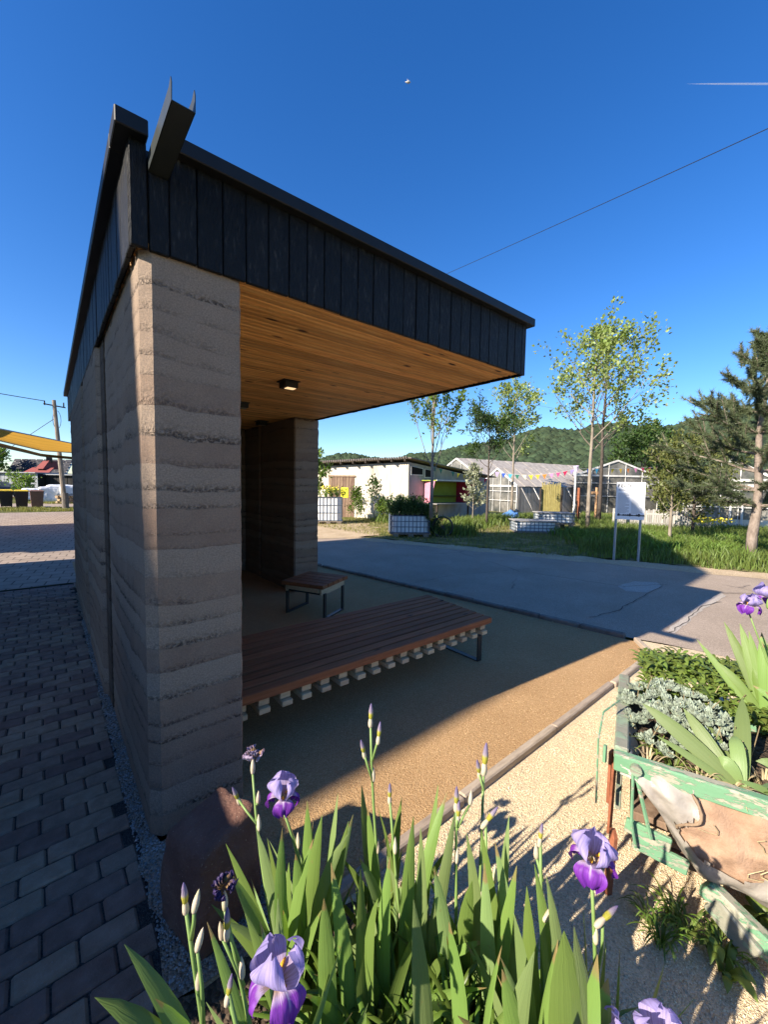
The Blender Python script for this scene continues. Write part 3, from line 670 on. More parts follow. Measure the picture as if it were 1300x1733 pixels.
# ================================================================ STONE BLOCK
bm = bmesh.new(); bmesh.ops.create_cube(bm, size=1); bmesh.ops.subdivide_edges(bm, edges=bm.edges[:], cuts=15, use_grid_fill=True)
from mathutils import noise as mn
for v in bm.verts:
    p = v.co*2; q = Vector([math.copysign(abs(a)**.88, a) for a in p]); L = max(1e-6, (abs(p.x)**11+abs(p.y)**11+abs(p.z)**11)**(1/11))
    p = p/L*1.0
    nn = mn.noise(p*1.3+Vector((3, 1, 7)))*.055+mn.noise(p*3.7)*.03+mn.noise(p*11)*.012
    s_ = 1+nn; taper = 1-.10*max(0, p.z)
    v.co = Vector((p.x*.135*s_*taper, p.y*.15*s_*taper, p.z*.205*(1+nn*.6)+.03*p.x-.02*p.y))
for f in bm.faces: f.smooth = True
me = bpy.data.meshes.new('sandstone_block'); bm.to_mesh(me); bm.free(); me.materials.append(M['sandstone'])
o = link('sandstone_block', me, None, (.125, -.50, .195)); o.rotation_euler = (0, 0, R(14)); tag(o, 'reddish sandstone block against the foot of the front pier', 'stone')
# ================================================================ NEIGHBOURING HOUSES (they throw the long shade over path and road)
def gable_house(name, label, cat, x0, x1, y0, y1, eave, ridge_y, ridge, skew=0.0):
    t = thing(name, label, cat, ((x0+x1)/2, (y0+y1)/2, 0)); o = .35
    b = MB(); P = [(y0+o, 0), (y1-o, 0), (y1-o, eave-.1), (ridge_y, ridge-.3), (y0+o, eave-.1)]
    k = len(P); V = [(x1, p[0], p[1]) for p in P]+[(x0, p[0], p[1]) for p in P]
    b.add(V, [tuple(range(k)), tuple(range(k, 2*k))[::-1]]+[(i, k+i, k+(i+1) % k, (i+1) % k) for i in range(k)]); b.build('wall', M['grey_render'], t)
    for (ya, za, yb_, zb_) in ((y0, eave, ridge_y, ridge), (yb2 := y1, eave, ridge_y, ridge)):
        b = MB(); V = []
        for x, sk in ((x1+.25, 0.), (x0-.25, skew)):
            V += [(x, ya-sk, za), (x, yb_, zb_), (x, yb_, zb_+.16), (x, ya-sk, za+.16)]
        b.add(V, [(0, 1, 2, 3), (7, 6, 5, 4), (0, 4, 5, 1), (1, 5, 6, 2), (2, 6, 7, 3), (3, 7, 4, 0)]); b.build('roof', M['roof_sheet'], t)
    for yy in np.linspace(y0+1.6, y1-1.6, 3):
        for zz in (1.5, 4.6):
            w = MB().box(x1-.02, x1+.03, yy-.6, yy+.6, zz-.7, zz+.7, .01).build('window', M['white_paint'], t); MB().box(x1+.028, x1+.036, yy-.5, yy+.5, zz-.6, zz+.6).build('pane', M['glass'], w)
    return t
gable_house('rendered_house', 'tall grey rendered house left of the paved path', 'house', -18, -5.2, 1.29, 9.7, 8.75, 5.9, 13.3, .38)
t = thing('workshop', 'low grey outbuilding with a sloping roof beyond the rendered house', 'outbuilding', (-8, 14.5, 0))
b = MB(); P = [(11.45, 0), (18.3, 0), (18.3, 4.6), (11.45, 6.1)]
V = [(-5.6, p[0], p[1]) for p in P]+[(-11, p[0], p[1]) for p in P]; b.add(V, [(0, 1, 2, 3), (7, 6, 5, 4)]+[(i, 4+i, 4+(i+1) % 4, (i+1) % 4) for i in range(4)]); b.build('wall', M['grey_render'], t)
MB().beam((-8.3, 11.2, 6.26), (-8.3, 18.6, 4.64), 6, .14).build('roof', M['roof_sheet'], t)
t = thing('garden_wall', 'low rendered garden wall left of the path', 'wall', (-2.3, -1, 0))
b = MB(); b.box(-2.42, -2.2, -.12, .9, 0, 1.62, .01); b.box(-2.42, -2.2, -.62, -.122, 0, 1.82, .01); b.box(-2.42, -2.2, -5, -.622, 0, 1.05, .01); b.build('wall_body', M['grey_render'], t)
MB().box(-2.45, -2.17, -5, -.62, 1.052, 1.10, .01).build('coping', M['kerb'], t)

# ================================================================ SHED
C0 = col_at(692, 20.0); L0 = col_at(520, 21.9); R0 = col_at(829, 24.0); Bk = L0+R0-C0+np.array((1.5, 2.5, 0))
SH = thing('garden_shed', 'whitewashed garden shed with a brown plank door and flat overhanging roof', 'shed', C0)
zC = 2.86; zL = 2.62; zR = 2.12; zB = 1.95
def wallq(p, q, zp, zq, th, name, mt, parent, z0=-.03):
    p = np.array(p, float); q = np.array(q, float); d = (q-p)/np.linalg.norm(q-p); nn = np.array((-d[1], d[0], 0))*th
    V = [(p[0], p[1], z0), (q[0], q[1], z0), (q[0], q[1], zq), (p[0], p[1], zp)]; V += [(v[0]+nn[0], v[1]+nn[1], v[2]) for v in V]
    return MB().add(V, [(0, 1, 2, 3), (7, 6, 5, 4), (0, 4, 5, 1), (1, 5, 6, 2), (2, 6, 7, 3), (3, 7, 4, 0)]).build(name, mt, parent)
dL = (L0-C0)/np.linalg.norm(L0-C0); dR = (R0-C0)/np.linalg.norm(R0-C0); LL = np.linalg.norm(L0-C0); LR = np.linalg.norm(R0-C0)
nL = np.array((dL[1], -dL[0], 0)); nL = nL if nL.dot(CAM_C-C0) > 0 else -nL
nR = np.array((dR[1], -dR[0], 0)); nR = nR if nR.dot(CAM_C-C0) > 0 else -nR
b = MB(); V = []
for P, z in ((C0, zC), (R0, zR), (Bk, zB), (L0, zL)): V.append((P[0], P[1], -.03)); V.append((P[0], P[1], z))
b.add(V, [(0, 2, 3, 1), (2, 4, 5, 3), (4, 6, 7, 5), (6, 0, 1, 7), (1, 3, 5, 7), (0, 6, 4, 2)]); b.build('wall', M['grey_render'], SH)
# boarded left face: wide whitewashed panels, each its own piece
s = 0.0
uu = lambda u, d: np.linalg.norm(col_at(u, d)-C0)
sdoor0 = uu(600, 20.95); sdoor1 = uu(558, 21.5)
edges = [0.02, .95, 1.9, 2.5, sdoor0]
def on_left(s_, z, off): P = C0+dL*s_+nL*off; return np.array((P[0], P[1], z))
def lz(s_): return zC+(zL-zC)*s_/LL
def pan(s0, s1, z0, z1a, z1b, off, th, name, mt, parent, on=on_left):
    V = [on(s0, z0, off), on(s1, z0, off), on(s1, z1b, off), on(s0, z1a, off)]; V += [on(s0, z0, off+th), on(s1, z0, off+th), on(s1, z1b, off+th), on(s0, z1a, off+th)]
    return MB().add(V, [(0, 3, 2, 1), (4, 5, 6, 7), (0, 1, 5, 4), (1, 2, 6, 5), (2, 3, 7, 6), (3, 0, 4, 7)]).build(name, mt, parent)
for a, c in zip(edges[:-1], edges[1:]): pan(a+.006, c-.006, .0, lz(a)-.10, lz(c)-.10, .004, .018, 'wall_panel', M['white_render'], SH)
pan(sdoor1+.02, LL, 0, lz(sdoor1)-.1, lz(LL)-.1, .004, .018, 'wall_panel', M['white_render'], SH)
pan(sdoor0, sdoor1, 2.18, lz(sdoor0)-.1, lz(sdoor1)-.1, .004, .018, 'wall_panel', M['white_render'], SH)
nb = 9
door = pan(sdoor0, sdoor1, .0, 2.17, 2.17, .003, .012, 'plank_door', M['dark_wood'], SH)
for i in range(nb):
    a = sdoor0+(sdoor1-sdoor0)*i/nb; c = sdoor0+(sdoor1-sdoor0)*(i+1)/nb
    pan(a+.008, c-.008, .01, 2.16+rs.uniform(-.02, .02), 2.16+rs.uniform(-.02, .02), .018, .022+rs.uniform(0, .008), 'door_plank', M['old_plank'], door)
pan(sdoor0-.05, sdoor1+.05, 2.10, 2.18, 2.18, .044, .03, 'door_rail', M['old_plank'], door)
# yellow paper notice and white meter box on the door
sy = sdoor0+(sdoor1-sdoor0)*.40
t = thing('paper_notice', 'bright yellow paper notice pinned to the plank door', 'notice', on_left(sy, 1.3, .06))
M['yellow'] = mat('yellow_paper', [(.80, .68, .03), (.85, .74, .05)], .7, 3); M['ink'] = mat('faded_ink', [(.30, .24, .04)], .8)
pan(sy-.24, sy+.17, 1.02, 1.55, 1.55, .055, .003, 'sheet', M['yellow'], t)
b = MB()
sb = sdoor1-.06
t = thing('meter_box', 'small white meter box beside the plank door', 'box', on_left(sb, .9, .04)); pan(sb-.16, sb+.14, .72, 1.05, 1.05, .05, .14, 'box_body', M['plastic_white'], t); pan(sb-.14, sb+.12, .74, 1.03, 1.03, .192, .01, 'cover', M['white_paint'], t)
# right wall details
def on_right(s_, z, off): P = C0+dR*s_+nR*off; return np.array((P[0], P[1], z))
def rz_(s_): return zC+(zR-zC)*s_/LR
M['openings'] = mat('dark_opening', [(.010, .010, .010)], .9)
for (a, c) in ((.12, .95), (1.05, 1.75), (4.25, 4.75), (4.85, 5.6)):
    w = pan(a, c, rz_(a)-.62, rz_(a)-.16, rz_(c)-.16, .002, .02, 'window', M['white_paint'], SH, on_right)
    pan(a+.04, c-.04, rz_(a)-.58, rz_(a)-.19, rz_(c)-.19, .024, .004, 'opening', M['openings'], w, on_right)
# roof: slab, rafters, corrugated edge
b = MB(); ov = .42; Cc = C0+(nL+nR)*ov*.55; Lc = L0+nL*ov; Rc = R0+nR*.28+dR*.25; V = []
for P, z in ((Cc, zC+.16), (Rc, zR+.14), (Bk, zB+.16), (Lc, zL+.16)): V.append((P[0], P[1], z)); V.append((P[0], P[1], z+.05))
b.add(V, [(0, 2, 3, 1), (2, 4, 5, 3), (4, 6, 7, 5), (6, 0, 1, 7), (1, 3, 5, 7), (0, 6, 4, 2)]); rf = b.build('roof', M['roof_sheet'], SH)
for i in range(9):
    s_ = .12+i*(LL-.2)/8; p = on_left(s_, lz(s_)+.09, -.3); q = on_left(s_, lz(s_)+.09, ov-.04)
    MB().beam(p, q, .07, .14).build('rafter', M['dark_wood'], rf)
b = MB()
for i in range(46):
    s_ = .05+i*(LL-.1)/45; p = on_left(s_, lz(s_)+.225, ov-.10); q = on_left(s_, lz(s_)+.225, ov+.03); b.tube([p, q], .035, 6)
b.build('corrugated_edge', M['roof_sheet'], rf)

# produce stand on the right wall: pink, green and crimson box with a counter
t = thing('produce_stand', 'open stall box with pink, green and crimson sides on the shed wall', 'stall', on_right(2.2, 0, .5))
M['pink'] = mat('pink_paint', [(.58, .20, .28), (.68, .28, .36)], .7, 4); M['lime'] = mat('lime_paint', [(.24, .30, .03), (.30, .36, .05)], .7, 4); M['crimson'] = mat('crimson_paint', [(.33, .015, .05), (.42, .025, .07)], .7, 4)
sa, sb_ = 1.05, 3.45
pan(sa, sb_, .85, 1.92, 1.92, .03, .03, 'back_panel', M['lime'], t, on_right)
def sidep(s_, mt, flare): 
    V = []
    for dz, (o0, o1) in ((.85, (.06, .62)), (1.95, (.06, 1.02))):
        for o2 in (o0, o1):
            for e in (-.02, .02): V.append(on_right(s_+e+flare*(o2-.06)*.25, dz, o2))
    V = [V[i] for i in (0, 2, 6, 4, 1, 3, 7, 5)]
    MB().add(V, [(0, 3, 2, 1), (4, 5, 6, 7), (0, 1, 5, 4), (1, 2, 6, 5), (2, 3, 7, 6), (3, 0, 4, 7)]).build('side_panel', mt, t)
sidep(sa, M['pink'], -1); sidep(sb_, M['crimson'], 1)
pan(sa-.25, sb_+.3, 1.96, 2.0, 2.0, .03, 1.1, 'canopy', M['lime'], t, on_right)
pan(sa-.28, sb_+.33, 1.955, 2.03, 2.03, 1.131, .03, 'canopy_edge', M['white_paint'], t, on_right)
pan(sa-.05, sb_+.1, .80, .845, .845, .03, .95, 'counter', M['grey_plank'], t, on_right); pan(sa+.05, sb_-.05, 1.18, 1.21, 1.21, .062, .3, 'shelf', M['dark_wood'], t, on_right)
for s_ in (sa+.05, sb_): MB().beam(on_right(s_, -.02, .9), on_right(s_, .80, .9), .07, .07).build('leg', M['dark_wood'], t)

# ================================================================ GREENHOUSES
def quad(V, name, mt, parent, th=.03):
    V = [np.array(v, float) for v in V]; nn = np.cross(V[1]-V[0], V[2]-V[0]); nn /= np.linalg.norm(nn); W_ = V+[v-nn*th for v in V]
    return MB().add(W_, [(0, 1, 2, 3), (7, 6, 5, 4), (0, 4, 5, 1), (1, 5, 6, 2), (2, 6, 7, 3), (3, 7, 4, 0)]).build(name, mt, parent)
def lerp(a, c, t_): return np.array(a)+(np.array(c)-np.array(a))*t_
def long_house(label, A, B, D, ze, zr, wallmt, nroof, name='greenhouse'):
    """gable end A-B facing us (ground points), ridge runs along D"""
    A = np.array(A, float); B = np.array(B, float); D = np.array(D, float); t = thing(name, label, 'greenhouse', (A+B)/2)
    up = lambda P, z: np.array((P[0], P[1], z)); Mm = (A+B)/2
    quad([up(A, 0), up(B, 0), up(B, ze), up(A, ze)], 'end_wall', M['glass'], t); quad([up(B, 0), up(B+D, 0), up(B+D, ze), up(B, ze)], 'side_wall', wallmt, t)
    quad([up(A+D, 0), up(A, 0), up(A, ze), up(A+D, ze)], 'side_wall', wallmt, t)
    b = MB().add([up(A, ze), up(B, ze), up(Mm, zr), up(A+D, ze), up(B+D, ze), up(Mm+D, zr)], [(0, 1, 2), (5, 4, 3), (0, 3, 4, 1)]); b.build('gable', M['glass'], t)
    for (E, flip) in ((A, 0), (B, 1)):
        ov = (E-Mm)*.06
        for i in range(nroof):
            f0 = i/nroof; f1 = (i+1)/nroof; dz = .02*(i % 2)
            V = [up(E+ov+D*f0, ze-.06*(zr-ze)+.04+dz), up(E+ov+D*f1, ze-.06*(zr-ze)+.04+dz), up(Mm+D*f1, zr+.05+dz), up(Mm+D*f0, zr+.05+dz)]
            if flip: V = V[::-1]
            quad(V, 'roof_sheet', M['poly_roof'], t, -.03)
    fr = MB(); nrm = np.cross(np.append((B-A)[:2], 0), (0, 0, 1)); nrm /= np.linalg.norm(nrm); o = nrm*.05
    if o.dot(CAM_C-A) < 0: o = -o
    for P, Q, w in ((up(A, ze), up(B, ze), .12), (up(A, ze), up(Mm, zr), .12), (up(B, ze), up(Mm, zr), .12), (up(A, 0), up(A, ze), .10), (up(B, 0), up(B, ze), .10)): fr.beam(P+o, Q+o, w*.5, w)
    for f in (.2, .4, .6, .8):
        P = lerp(A, B, f); zt = ze+(zr-ze)*(1-abs(f-.5)*2); fr.beam(up(P, 0)+o, up(P, zt)+o, .035, .035)
    for z in (ze*.45, ze*.8): fr.beam(up(A, z)+o*1.6, up(B, z)+o*1.6, .04, .04)
    fr.build('white_frame', M['white_paint'], t)
    return t
U3 = lambda u, d: col_at(u, d)
gA = long_house('long low greenhouse with a ribbed brownish roof, behind the rowan tree', U3(812, 30), U3(877, 26.5), U3(1000, 30.5)-U3(877, 26.5), 1.80, 3.0, M['grey_plank'], 14)
gD = long_house('rearmost long greenhouse with a reddish brown roof, under the wooded hill', U3(735, 38), U3(812, 35), U3(1010, 44)-U3(812, 35), 2.6, 4.2, M['grey_plank'], 14)
gB = long_house('glass greenhouse with a white framed gable behind the information board', U3(972, 29), U3(1114, 29.5), (U3(1043, 44)-U3(1043, 29)), 2.65, 3.75, M['glass'], 8)
gC = long_house('glass greenhouse with white door frame behind the pine', U3(1160, 19.0), U3(1320, 17.5), (U3(1290, 30)-U3(1290, 18)), 2.2, 3.1, M['glass'], 8)
# its white door, lower white band and low plinth
A = U3(1160, 19.0); B = U3(1320, 17.5); dd = (B-A)/np.linalg.norm(B-A); oo = np.cross(np.append(dd[:2], 0), (0, 0, 1)); oo = oo if oo.dot(CAM_C-A) > 0 else -oo
def onC(u, z, off):
    f = (u-1160)/160; P = lerp(A, B, f)+oo*off; return np.array((P[0], P[1], z))
quad([onC(1160, 0, .06), onC(1320, 0, .06), onC(1320, .45, .06), onC(1160, .45, .06)], 'plinth', M['white_render'], gC, .04)
quad([onC(1235, 1.72, .07), onC(1320, 1.72, .07), onC(1320, 2.02, .07), onC(1235, 2.02, .07)], 'fascia_band', M['white_paint'], gC, .03)
d_ = MB()
for u in (1242, 1262): d_.beam(onC(u, .2, .10), onC(u, 1.25, .10), .08, .08)
d_.beam(onC(1242, 1.25, .10), onC(1262, 1.25, .10), .08, .08); d_.build('door_frame', M['white_paint'], gC)
# front of the near long greenhouse: grey planks with leaning props
A2 = U3(877, 26.5); B2 = U3(1000, 30.5); d2 = (B2-A2)/np.linalg.norm(B2-A2); o2 = np.cross(np.append(d2[:2], 0), (0, 0, 1)); o2 = o2 if o2.dot(CAM_C-A2) > 0 else -o2
L2 = np.linalg.norm(B2-A2); npl = 26
for i in range(npl):
    p = A2+d2*L2*(i+.5)/npl+o2*.05; MB().cbox((p[0], p[1], .87), (L2/npl/2-.015, .014, .86+rs.uniform(-.03, .02)), .004, rotz(math.atan2(d2[1], d2[0]))).build('wall_plank', M['grey_plank'], gA)
for i, f in enumerate((.02, .17, .36, .62, .74, .86)):
    p = A2+d2*L2*f+o2*.15; q = A2+d2*(L2*f+.5)+o2*.9
    MB().beam((p[0], p[1], 1.7), (q[0], q[1], .0), .09, .05).build('prop', M['white_paint'] if i % 2 else M['grey_plank'], gA)

# reed screen, pickets, bunting pole
M['reed'] = mat('yellow_reed', [(.26, .21, .07), (.38, .32, .12)], .8, 5, isl=.3)
t = thing('reed_screen', 'yellowish reed screen between two dark posts', 'screen', U3(935, 22)); A = U3(918, 22); B = U3(950, 22)
for i in range(24):
    P = lerp(A, B, (i+.5)/24); MB().tube([(P[0], P[1], 0), (P[0]+rs.normal(0, .01), P[1], 1.95+rs.uniform(-.12, .1))], .024, 6).build('reed', M['reed'], t)
for u in (916, 952): P = U3(u, 21.9); MB().tube([(P[0], P[1], 0), (P[0], P[1], 1.7)], .05, 7).build('post', M['dark_wood'], t)
t = thing('picket_fence', 'weathered picket fence behind the information board', 'fence', U3(1110, 17.5)); A = U3(1040, 18.5); B = U3(1215, 16.8)
for i in range(44):
    P = lerp(A, B, (i+.5)/44); MB().cbox((P[0], P[1], .42), (.038, .012, .42+rs.uniform(-.05, .05)), .004, rotz(math.atan2((B-A)[1], (B-A)[0]))).build('picket', M['grey_plank'], t)
for z in (.25, .65): MB().beam(np.append(A[:2], z), np.append(B[:2], z), .03, .06).build('rail', M['grey_plank'], t)

POLE = U3(974, 23.5)
t = thing('bunting_pole', 'slim pole with a pale cloth tied to its top', 'pole', POLE); MB().tube([POLE, POLE+np.array((0, 0, 2.95))], .05, 8).build('shaft', M['white_paint'], t)
M['cloth'] = mat('pale_lilac_cloth', [(.60, .48, .66), (.72, .62, .75)], .8, 6, bump=.6, bscale=12)
b = MB(); b.tube([POLE+np.array((0, 0, 3.0)), POLE+np.array((.05, 0, 2.8)), POLE+np.array((0, .05, 2.5)), POLE+np.array((.03, 0, 2.2))], [.16, .11, .07, .02], 7); b.build('cloth', M['cloth'], t)
t = thing('wooden_post', 'pale timber post with a short cross arm in front of the glass greenhouse', 'post', U3(1011, 21)); P = U3(1011, 20.6)
M['newwood'] = mat('orange_softwood', [(.36, .20, .10), (.46, .28, .15)], .8, 6); MB().beam(P, P+np.array((0, 0, 1.78)), .1, .1).build('post_shaft', M['newwood'], t); MB().beam(P+np.array((-.28, .2, 1.5)), P+np.array((.12, -.08, 1.5)), .1, .14).build('cross_arm', M['newwood'], t)
t = thing('rusty_post', 'short rust red post beside the bunting pole', 'post', U3(981, 23)); P = U3(981, 23); MB().beam(P, P+np.array((0, 0, 1.75)), .14, .14).build('post_shaft', M['rust'], t)

FLAG = {'teal': (.02, .16, .15), 'yellow': (.75, .55, .04), 'gold': (.65, .42, .05), 'orange': (.70, .22, .04), 'red': (.55, .05, .04), 'pink': (.72, .25, .42), 'hot': (.70, .08, .22), 'crimson': (.45, .02, .08), 'lilac': (.42, .33, .65), 'blue': (.04, .10, .45), 'cyan': (.08, .42, .62), 'green': (.03, .15, .10), 'cream': (.75, .70, .45), 'wine': (.28, .015, .05)}
for k in FLAG: M['f_'+k] = mat('bunting_'+k, [FLAG[k]], .8)
def bunting(label, P, Q, sag, cols, size):
    P = np.array(P); Q = np.array(Q); t = thing('bunting', label, 'bunting', P, 'bunting strings'); n = 24
    pt = lambda f: lerp(P, Q, f)-np.array((0, 0, sag*4*f*(1-f)))
    MB().tube([pt(i/n) for i in range(n+1)], .008, 5).build('cord', M['white_paint'], t)
    for i, c in enumerate(cols):
        if c is None: continue
        f = (i+.5)/len(cols); a = pt(f-size*.5/np.linalg.norm(Q-P)); b_ = pt(f+size*.5/np.linalg.norm(Q-P)); tip = (a+b_)/2+np.array((rs.normal(0, .03), rs.normal(0, .03), -size*1.1))
        o = np.array((.004, .004, 0)); V = [a-o, b_-o, tip-o, a+o, b_+o, tip+o]
        MB().add(V, [(0, 1, 2), (5, 4, 3), (0, 3, 4, 1), (1, 4, 5, 2), (2, 5, 3, 0)]).build('pennant', M['f_'+c], t)
sh0 = on_right(1.2, rz_(1.2)-.02, .32); sh1 = on_right(LR-.1, rz_(LR)-.0, .32)
bunting('pennant string along the eave of the shed', sh0, sh1, .05, ['teal', 'teal', None, 'teal', 'yellow', 'gold', 'orange', 'red', 'pink', 'crimson', None], .24)
p1 = POLE+np.array((0, 0, 2.85)); p0 = at(836, 798, 24.0)
bunting('pennant string between the shed and the bunting pole', p0, p1, .28, ['lilac', 'blue', 'cyan', 'green', 'cream', 'yellow', 'gold', 'orange', 'pink', 'hot', 'crimson', 'lilac'], .26)
bunting('pennant string from the bunting pole across the glass gable', p1, at(1118, 790, 26.5), .06, [None, 'blue', 'cyan', None, 'yellow', 'gold', 'orange', 'pink', 'crimson', 'wine', 'hot'], .27)

# ================================================================ TANKS
def tank(label, corners, z0, z1, nx, ny, cat, filled=None, top=None, name='planter_tank'):
    """corners: 4 ground points, counter-clockwise"""
    c = [np.array(p[:2], float) for p in corners]; ctr = sum(c)/4; t = thing(name, label, cat, (ctr[0], ctr[1], 0))
    def ring(off, r):
        out = []
        for i in range(4):
            p = c[i]+(ctr-c[i])*off
            a = c[i-1]; b_ = c[(i+1) % 4]; da = (a-p)/np.linalg.norm(a-p); db = (b_-p)/np.linalg.norm(b_-p)
            for f in (0, .5, 1): 
                q = p+da*r*(1-f)**1.5+db*r*f**1.5; out.append(q)
        return out
    MB().poly(ring(.03, .16), z0, z1).build('tank_body', M['plastic_white'], t)
    b = MB()
    for i in range(4):
        p = c[i]; q = c[(i+1) % 4]; L = np.linalg.norm(q-p); k = nx if i % 2 == 0 else ny
        for j in range(k+1):
            s = p+(q-p)*(.04+.92*j/k); b.tube([(s[0], s[1], z0-.02), (s[0], s[1], z1+.02)], .011, 5)
        for z in np.linspace(z0+.02, z1+.01, 4): b.tube([(*(p), z), (*(q), z)], .012, 5)
    b.build('cage', M['cage'], t)
    for i in range(4):
        p = c[i]; q = c[(i+1) % 4]
        if i % 2 == 0:
            for f in (.1, .5, .9): m_ = p+(q-p)*f; MB().cbox((m_[0], m_[1], z0*.5-.01), (.09, .06, max(.02, z0*.5-.02)), .005, rotz(math.atan2((q-p)[1], (q-p)[0]))).build('pallet_block', M['pallet'], t)
        MB().beam((*p, z0-.03), (*q, z0-.03), .08, .04).build('pallet_board', M['pallet'], t)
    if filled: MB().poly([x for x in ring(.06, .15)], z1-.05, z1+.012).build('soil', M['soil'], t)
    if top:
        n = 6
        for i in range(n):
            a = lerp(c[0]+(c[0]-ctr)*.08, c[3]+(c[3]-ctr)*.08, (i+.5)/n); b_ = lerp(c[1]+(c[1]-ctr)*.08, c[2]+(c[2]-ctr)*.08, (i+.5)/n); w = np.linalg.norm(c[3]-c[0])*1.16/n-.012
            MB().beam((*a, z1+.035), (*b_, z1+.035), w, .028).build('deck_board', M['grey_plank'], t)
    return t
q0 = U3(664, 12.6); q1 = U3(742, 12.55); 
ax = (q1-q0)[:2]/np.linalg.norm((q1-q0)[:2]); ay = np.array((-ax[1], ax[0]))
ax = np.array((.83, -.56)); ay = np.array((.56, .83)); P0 = gp(663, 909)[:2]
tank('blue caged white tank planter with bushy plants and a slim tree at the road edge', [P0, P0+ax*1.27, P0+ax*1.27+ay*.95, P0+ay*.95], .14, .70, 9, 6, 'planter', True)
IBC = P0+ax*.6+ay*.45
P1 = U3(533, 17.2)[:2]; ax1 = np.array((.83, -.56))
tank('tall caged white tank with yellow flowers, half hidden by the rear pier', [P1, P1+ax1*1.15, P1+ax1*1.15+ay*1.0, P1+ay*1.0], .14, 1.13, 7, 6, 'planter', True)
IBC2 = P1+ax1*.6+ay*.5
ax2 = np.array((.72, -.69)); ay2 = np.array((.69, .72)); P2 = U3(877, 15.2)[:2]
tank('lower white tank bench with a plank top, beside the taller one', [P2, P2+ax2*1.5, P2+ax2*1.5+ay2*1.0, P2+ay2*1.0], .06, .42, 9, 6, 'bench', None, True, 'tank_bench')
P3 = U3(918, 16.4)[:2]
tank('taller white tank bench with a plank top, left of the poplar trunks', [P3, P3+ax2*1.35, P3+ax2*1.35+ay2*1.0, P3+ay2*1.0], .30, .66, 8, 6, 'bench', None, True, 'tank_bench')

# blue crate-like thing in the grass, dark wheel behind the planter tank
M['blue_tarp'] = mat('blue_sheet', [(.05, .14, .36), (.10, .24, .50)], .6, 6, bump=.6, bscale=10)
t = thing('blue_tarpaulin', 'crumpled blue tarpaulin in the weeds before the long greenhouse', 'tarpaulin', U3(866, 21)); P = U3(866, 21)
bm = bmesh.new(); bmesh.ops.create_icosphere(bm, subdivisions=3, radius=1)
for v in bm.verts: v.co = Vector((v.co.x*.55, v.co.y*.4, max(-.02, v.co.z)*.5))*(1+.35*mn.noise(v.co*2.1)); 
me = bpy.data.meshes.new('tarpaulin_sheet'); bm.to_mesh(me); bm.free(); me.materials.append(M['blue_tarp']); link('tarpaulin_sheet', me, t)
t = thing('cart_wheel', 'dark spoked wheel leaning beside the planter tank', 'wheel', U3(753, 13.6)); P = U3(751, 13.6); b = MB(); rr = .34
b.tube([P+np.array((CAM_R[0]*rr*math.cos(a), CAM_R[1]*rr*math.cos(a), rr+rr*math.sin(a))) for a in np.linspace(0, 2*math.pi, 29)], .03, 6); b.build('rim', M['steel_black'], t)
b = MB()
for a in np.linspace(0, math.pi, 7)[:-1]: b.tube([P+np.array((s*CAM_R[0]*rr*math.cos(a), s*CAM_R[1]*rr*math.cos(a), rr+s*rr*math.sin(a))) for s in (-1, 1)], .010, 5)
b.tube([P+np.array((-.04, -.05, rr)), P+np.array((.04, .05, rr))], .05, 8); b.build('spokes', M['steel_black'], t)

# ================================================================ INFORMATION BOARD
S1 = gp(1083, 951); S0 = col_at(1044, (S1-CAM_C).dot(CAM_F)+.12); sd_ = (S1-S0); sL = np.linalg.norm(sd_); sd_ = sd_/sL; sn = np.array((sd_[1], -sd_[0], 0)); sn = sn if sn.dot(CAM_C-S0) > 0 else -sn
t = thing('information_board', 'white information board headed FELD on two metal legs at the road edge', 'sign', (S0+S1)/2)
M['sign'] = mat('sign_face', [(.72, .73, .74), (.76, .77, .78)], .45, 2); M['grey_ink'] = mat('grey_print', [(.04, .04, .045)], .6); M['pale_ink'] = mat('pale_grey_print', [(.42, .44, .42)], .6); M['line_ink'] = mat('small_print', [(.12, .13, .15)], .6); M['post'] = mat('galvanised_post', [(.34, .36, .38), (.44, .46, .48)], .4, 9, metal=.5)
for s in (.03, sL-.03): P = S0+sd_*s; MB().beam(P+np.array((0, 0, -.05)), P+np.array((0, 0, 1.86)), .045, .045).build('leg', M['post'], t)
zb0, zb1 = 1.00, 1.885
def onS(s, z, off): P = S0+sd_*s+sn*off; return np.array((P[0], P[1], z))
def slab(s0, s1, z0, z1, off, th, b): 
    V = [onS(s0, z0, off), onS(s1, z0, off), onS(s1, z1, off), onS(s0, z1, off)]; V += [onS(s0, z0, off+th), onS(s1, z0, off+th), onS(s1, z1, off+th), onS(s0, z1, off+th)]
    b.add(V, [(0, 3, 2, 1), (4, 5, 6, 7), (0, 1, 5, 4), (1, 2, 6, 5), (2, 3, 7, 6), (3, 0, 4, 7)]); return b
slab(.005, sL+.03, zb0, zb1, .03, .02, MB()).build('panel', M['sign'], t)
def text(word, s, z, size, mt, name):
    c = bpy.data.curves.new(name, 'FONT'); c.body = word; c.size = size; c.extrude = .001; c.offset = size*.022; c.space_character = 1.25
    tmp = bpy.data.objects.new(name, c); COL.objects.link(tmp); dg = bpy.context.evaluated_depsgraph_get(); me = bpy.data.meshes.new_from_object(tmp.evaluated_get(dg)); bpy.data.objects.remove(tmp)
    me.materials.clear(); me.materials.append(mt); o = link(name, me, t); P = onS(s, z, .053)
    mx = Matrix(((sd_[0], 0, sn[0], P[0]), (sd_[1], 0, sn[1], P[1]), (0, 1, 0, P[2]), (0, 0, 0, 1))); o.matrix_local = Matrix.Translation(-t.location) @ mx; return o
text('FELD', .03, 1.765, .105, M['grey_ink'], 'heading'); text('MARKT', .31, 1.765, .092, M['pale_ink'], 'heading')
b = MB(); r4 = np.random.RandomState(5)
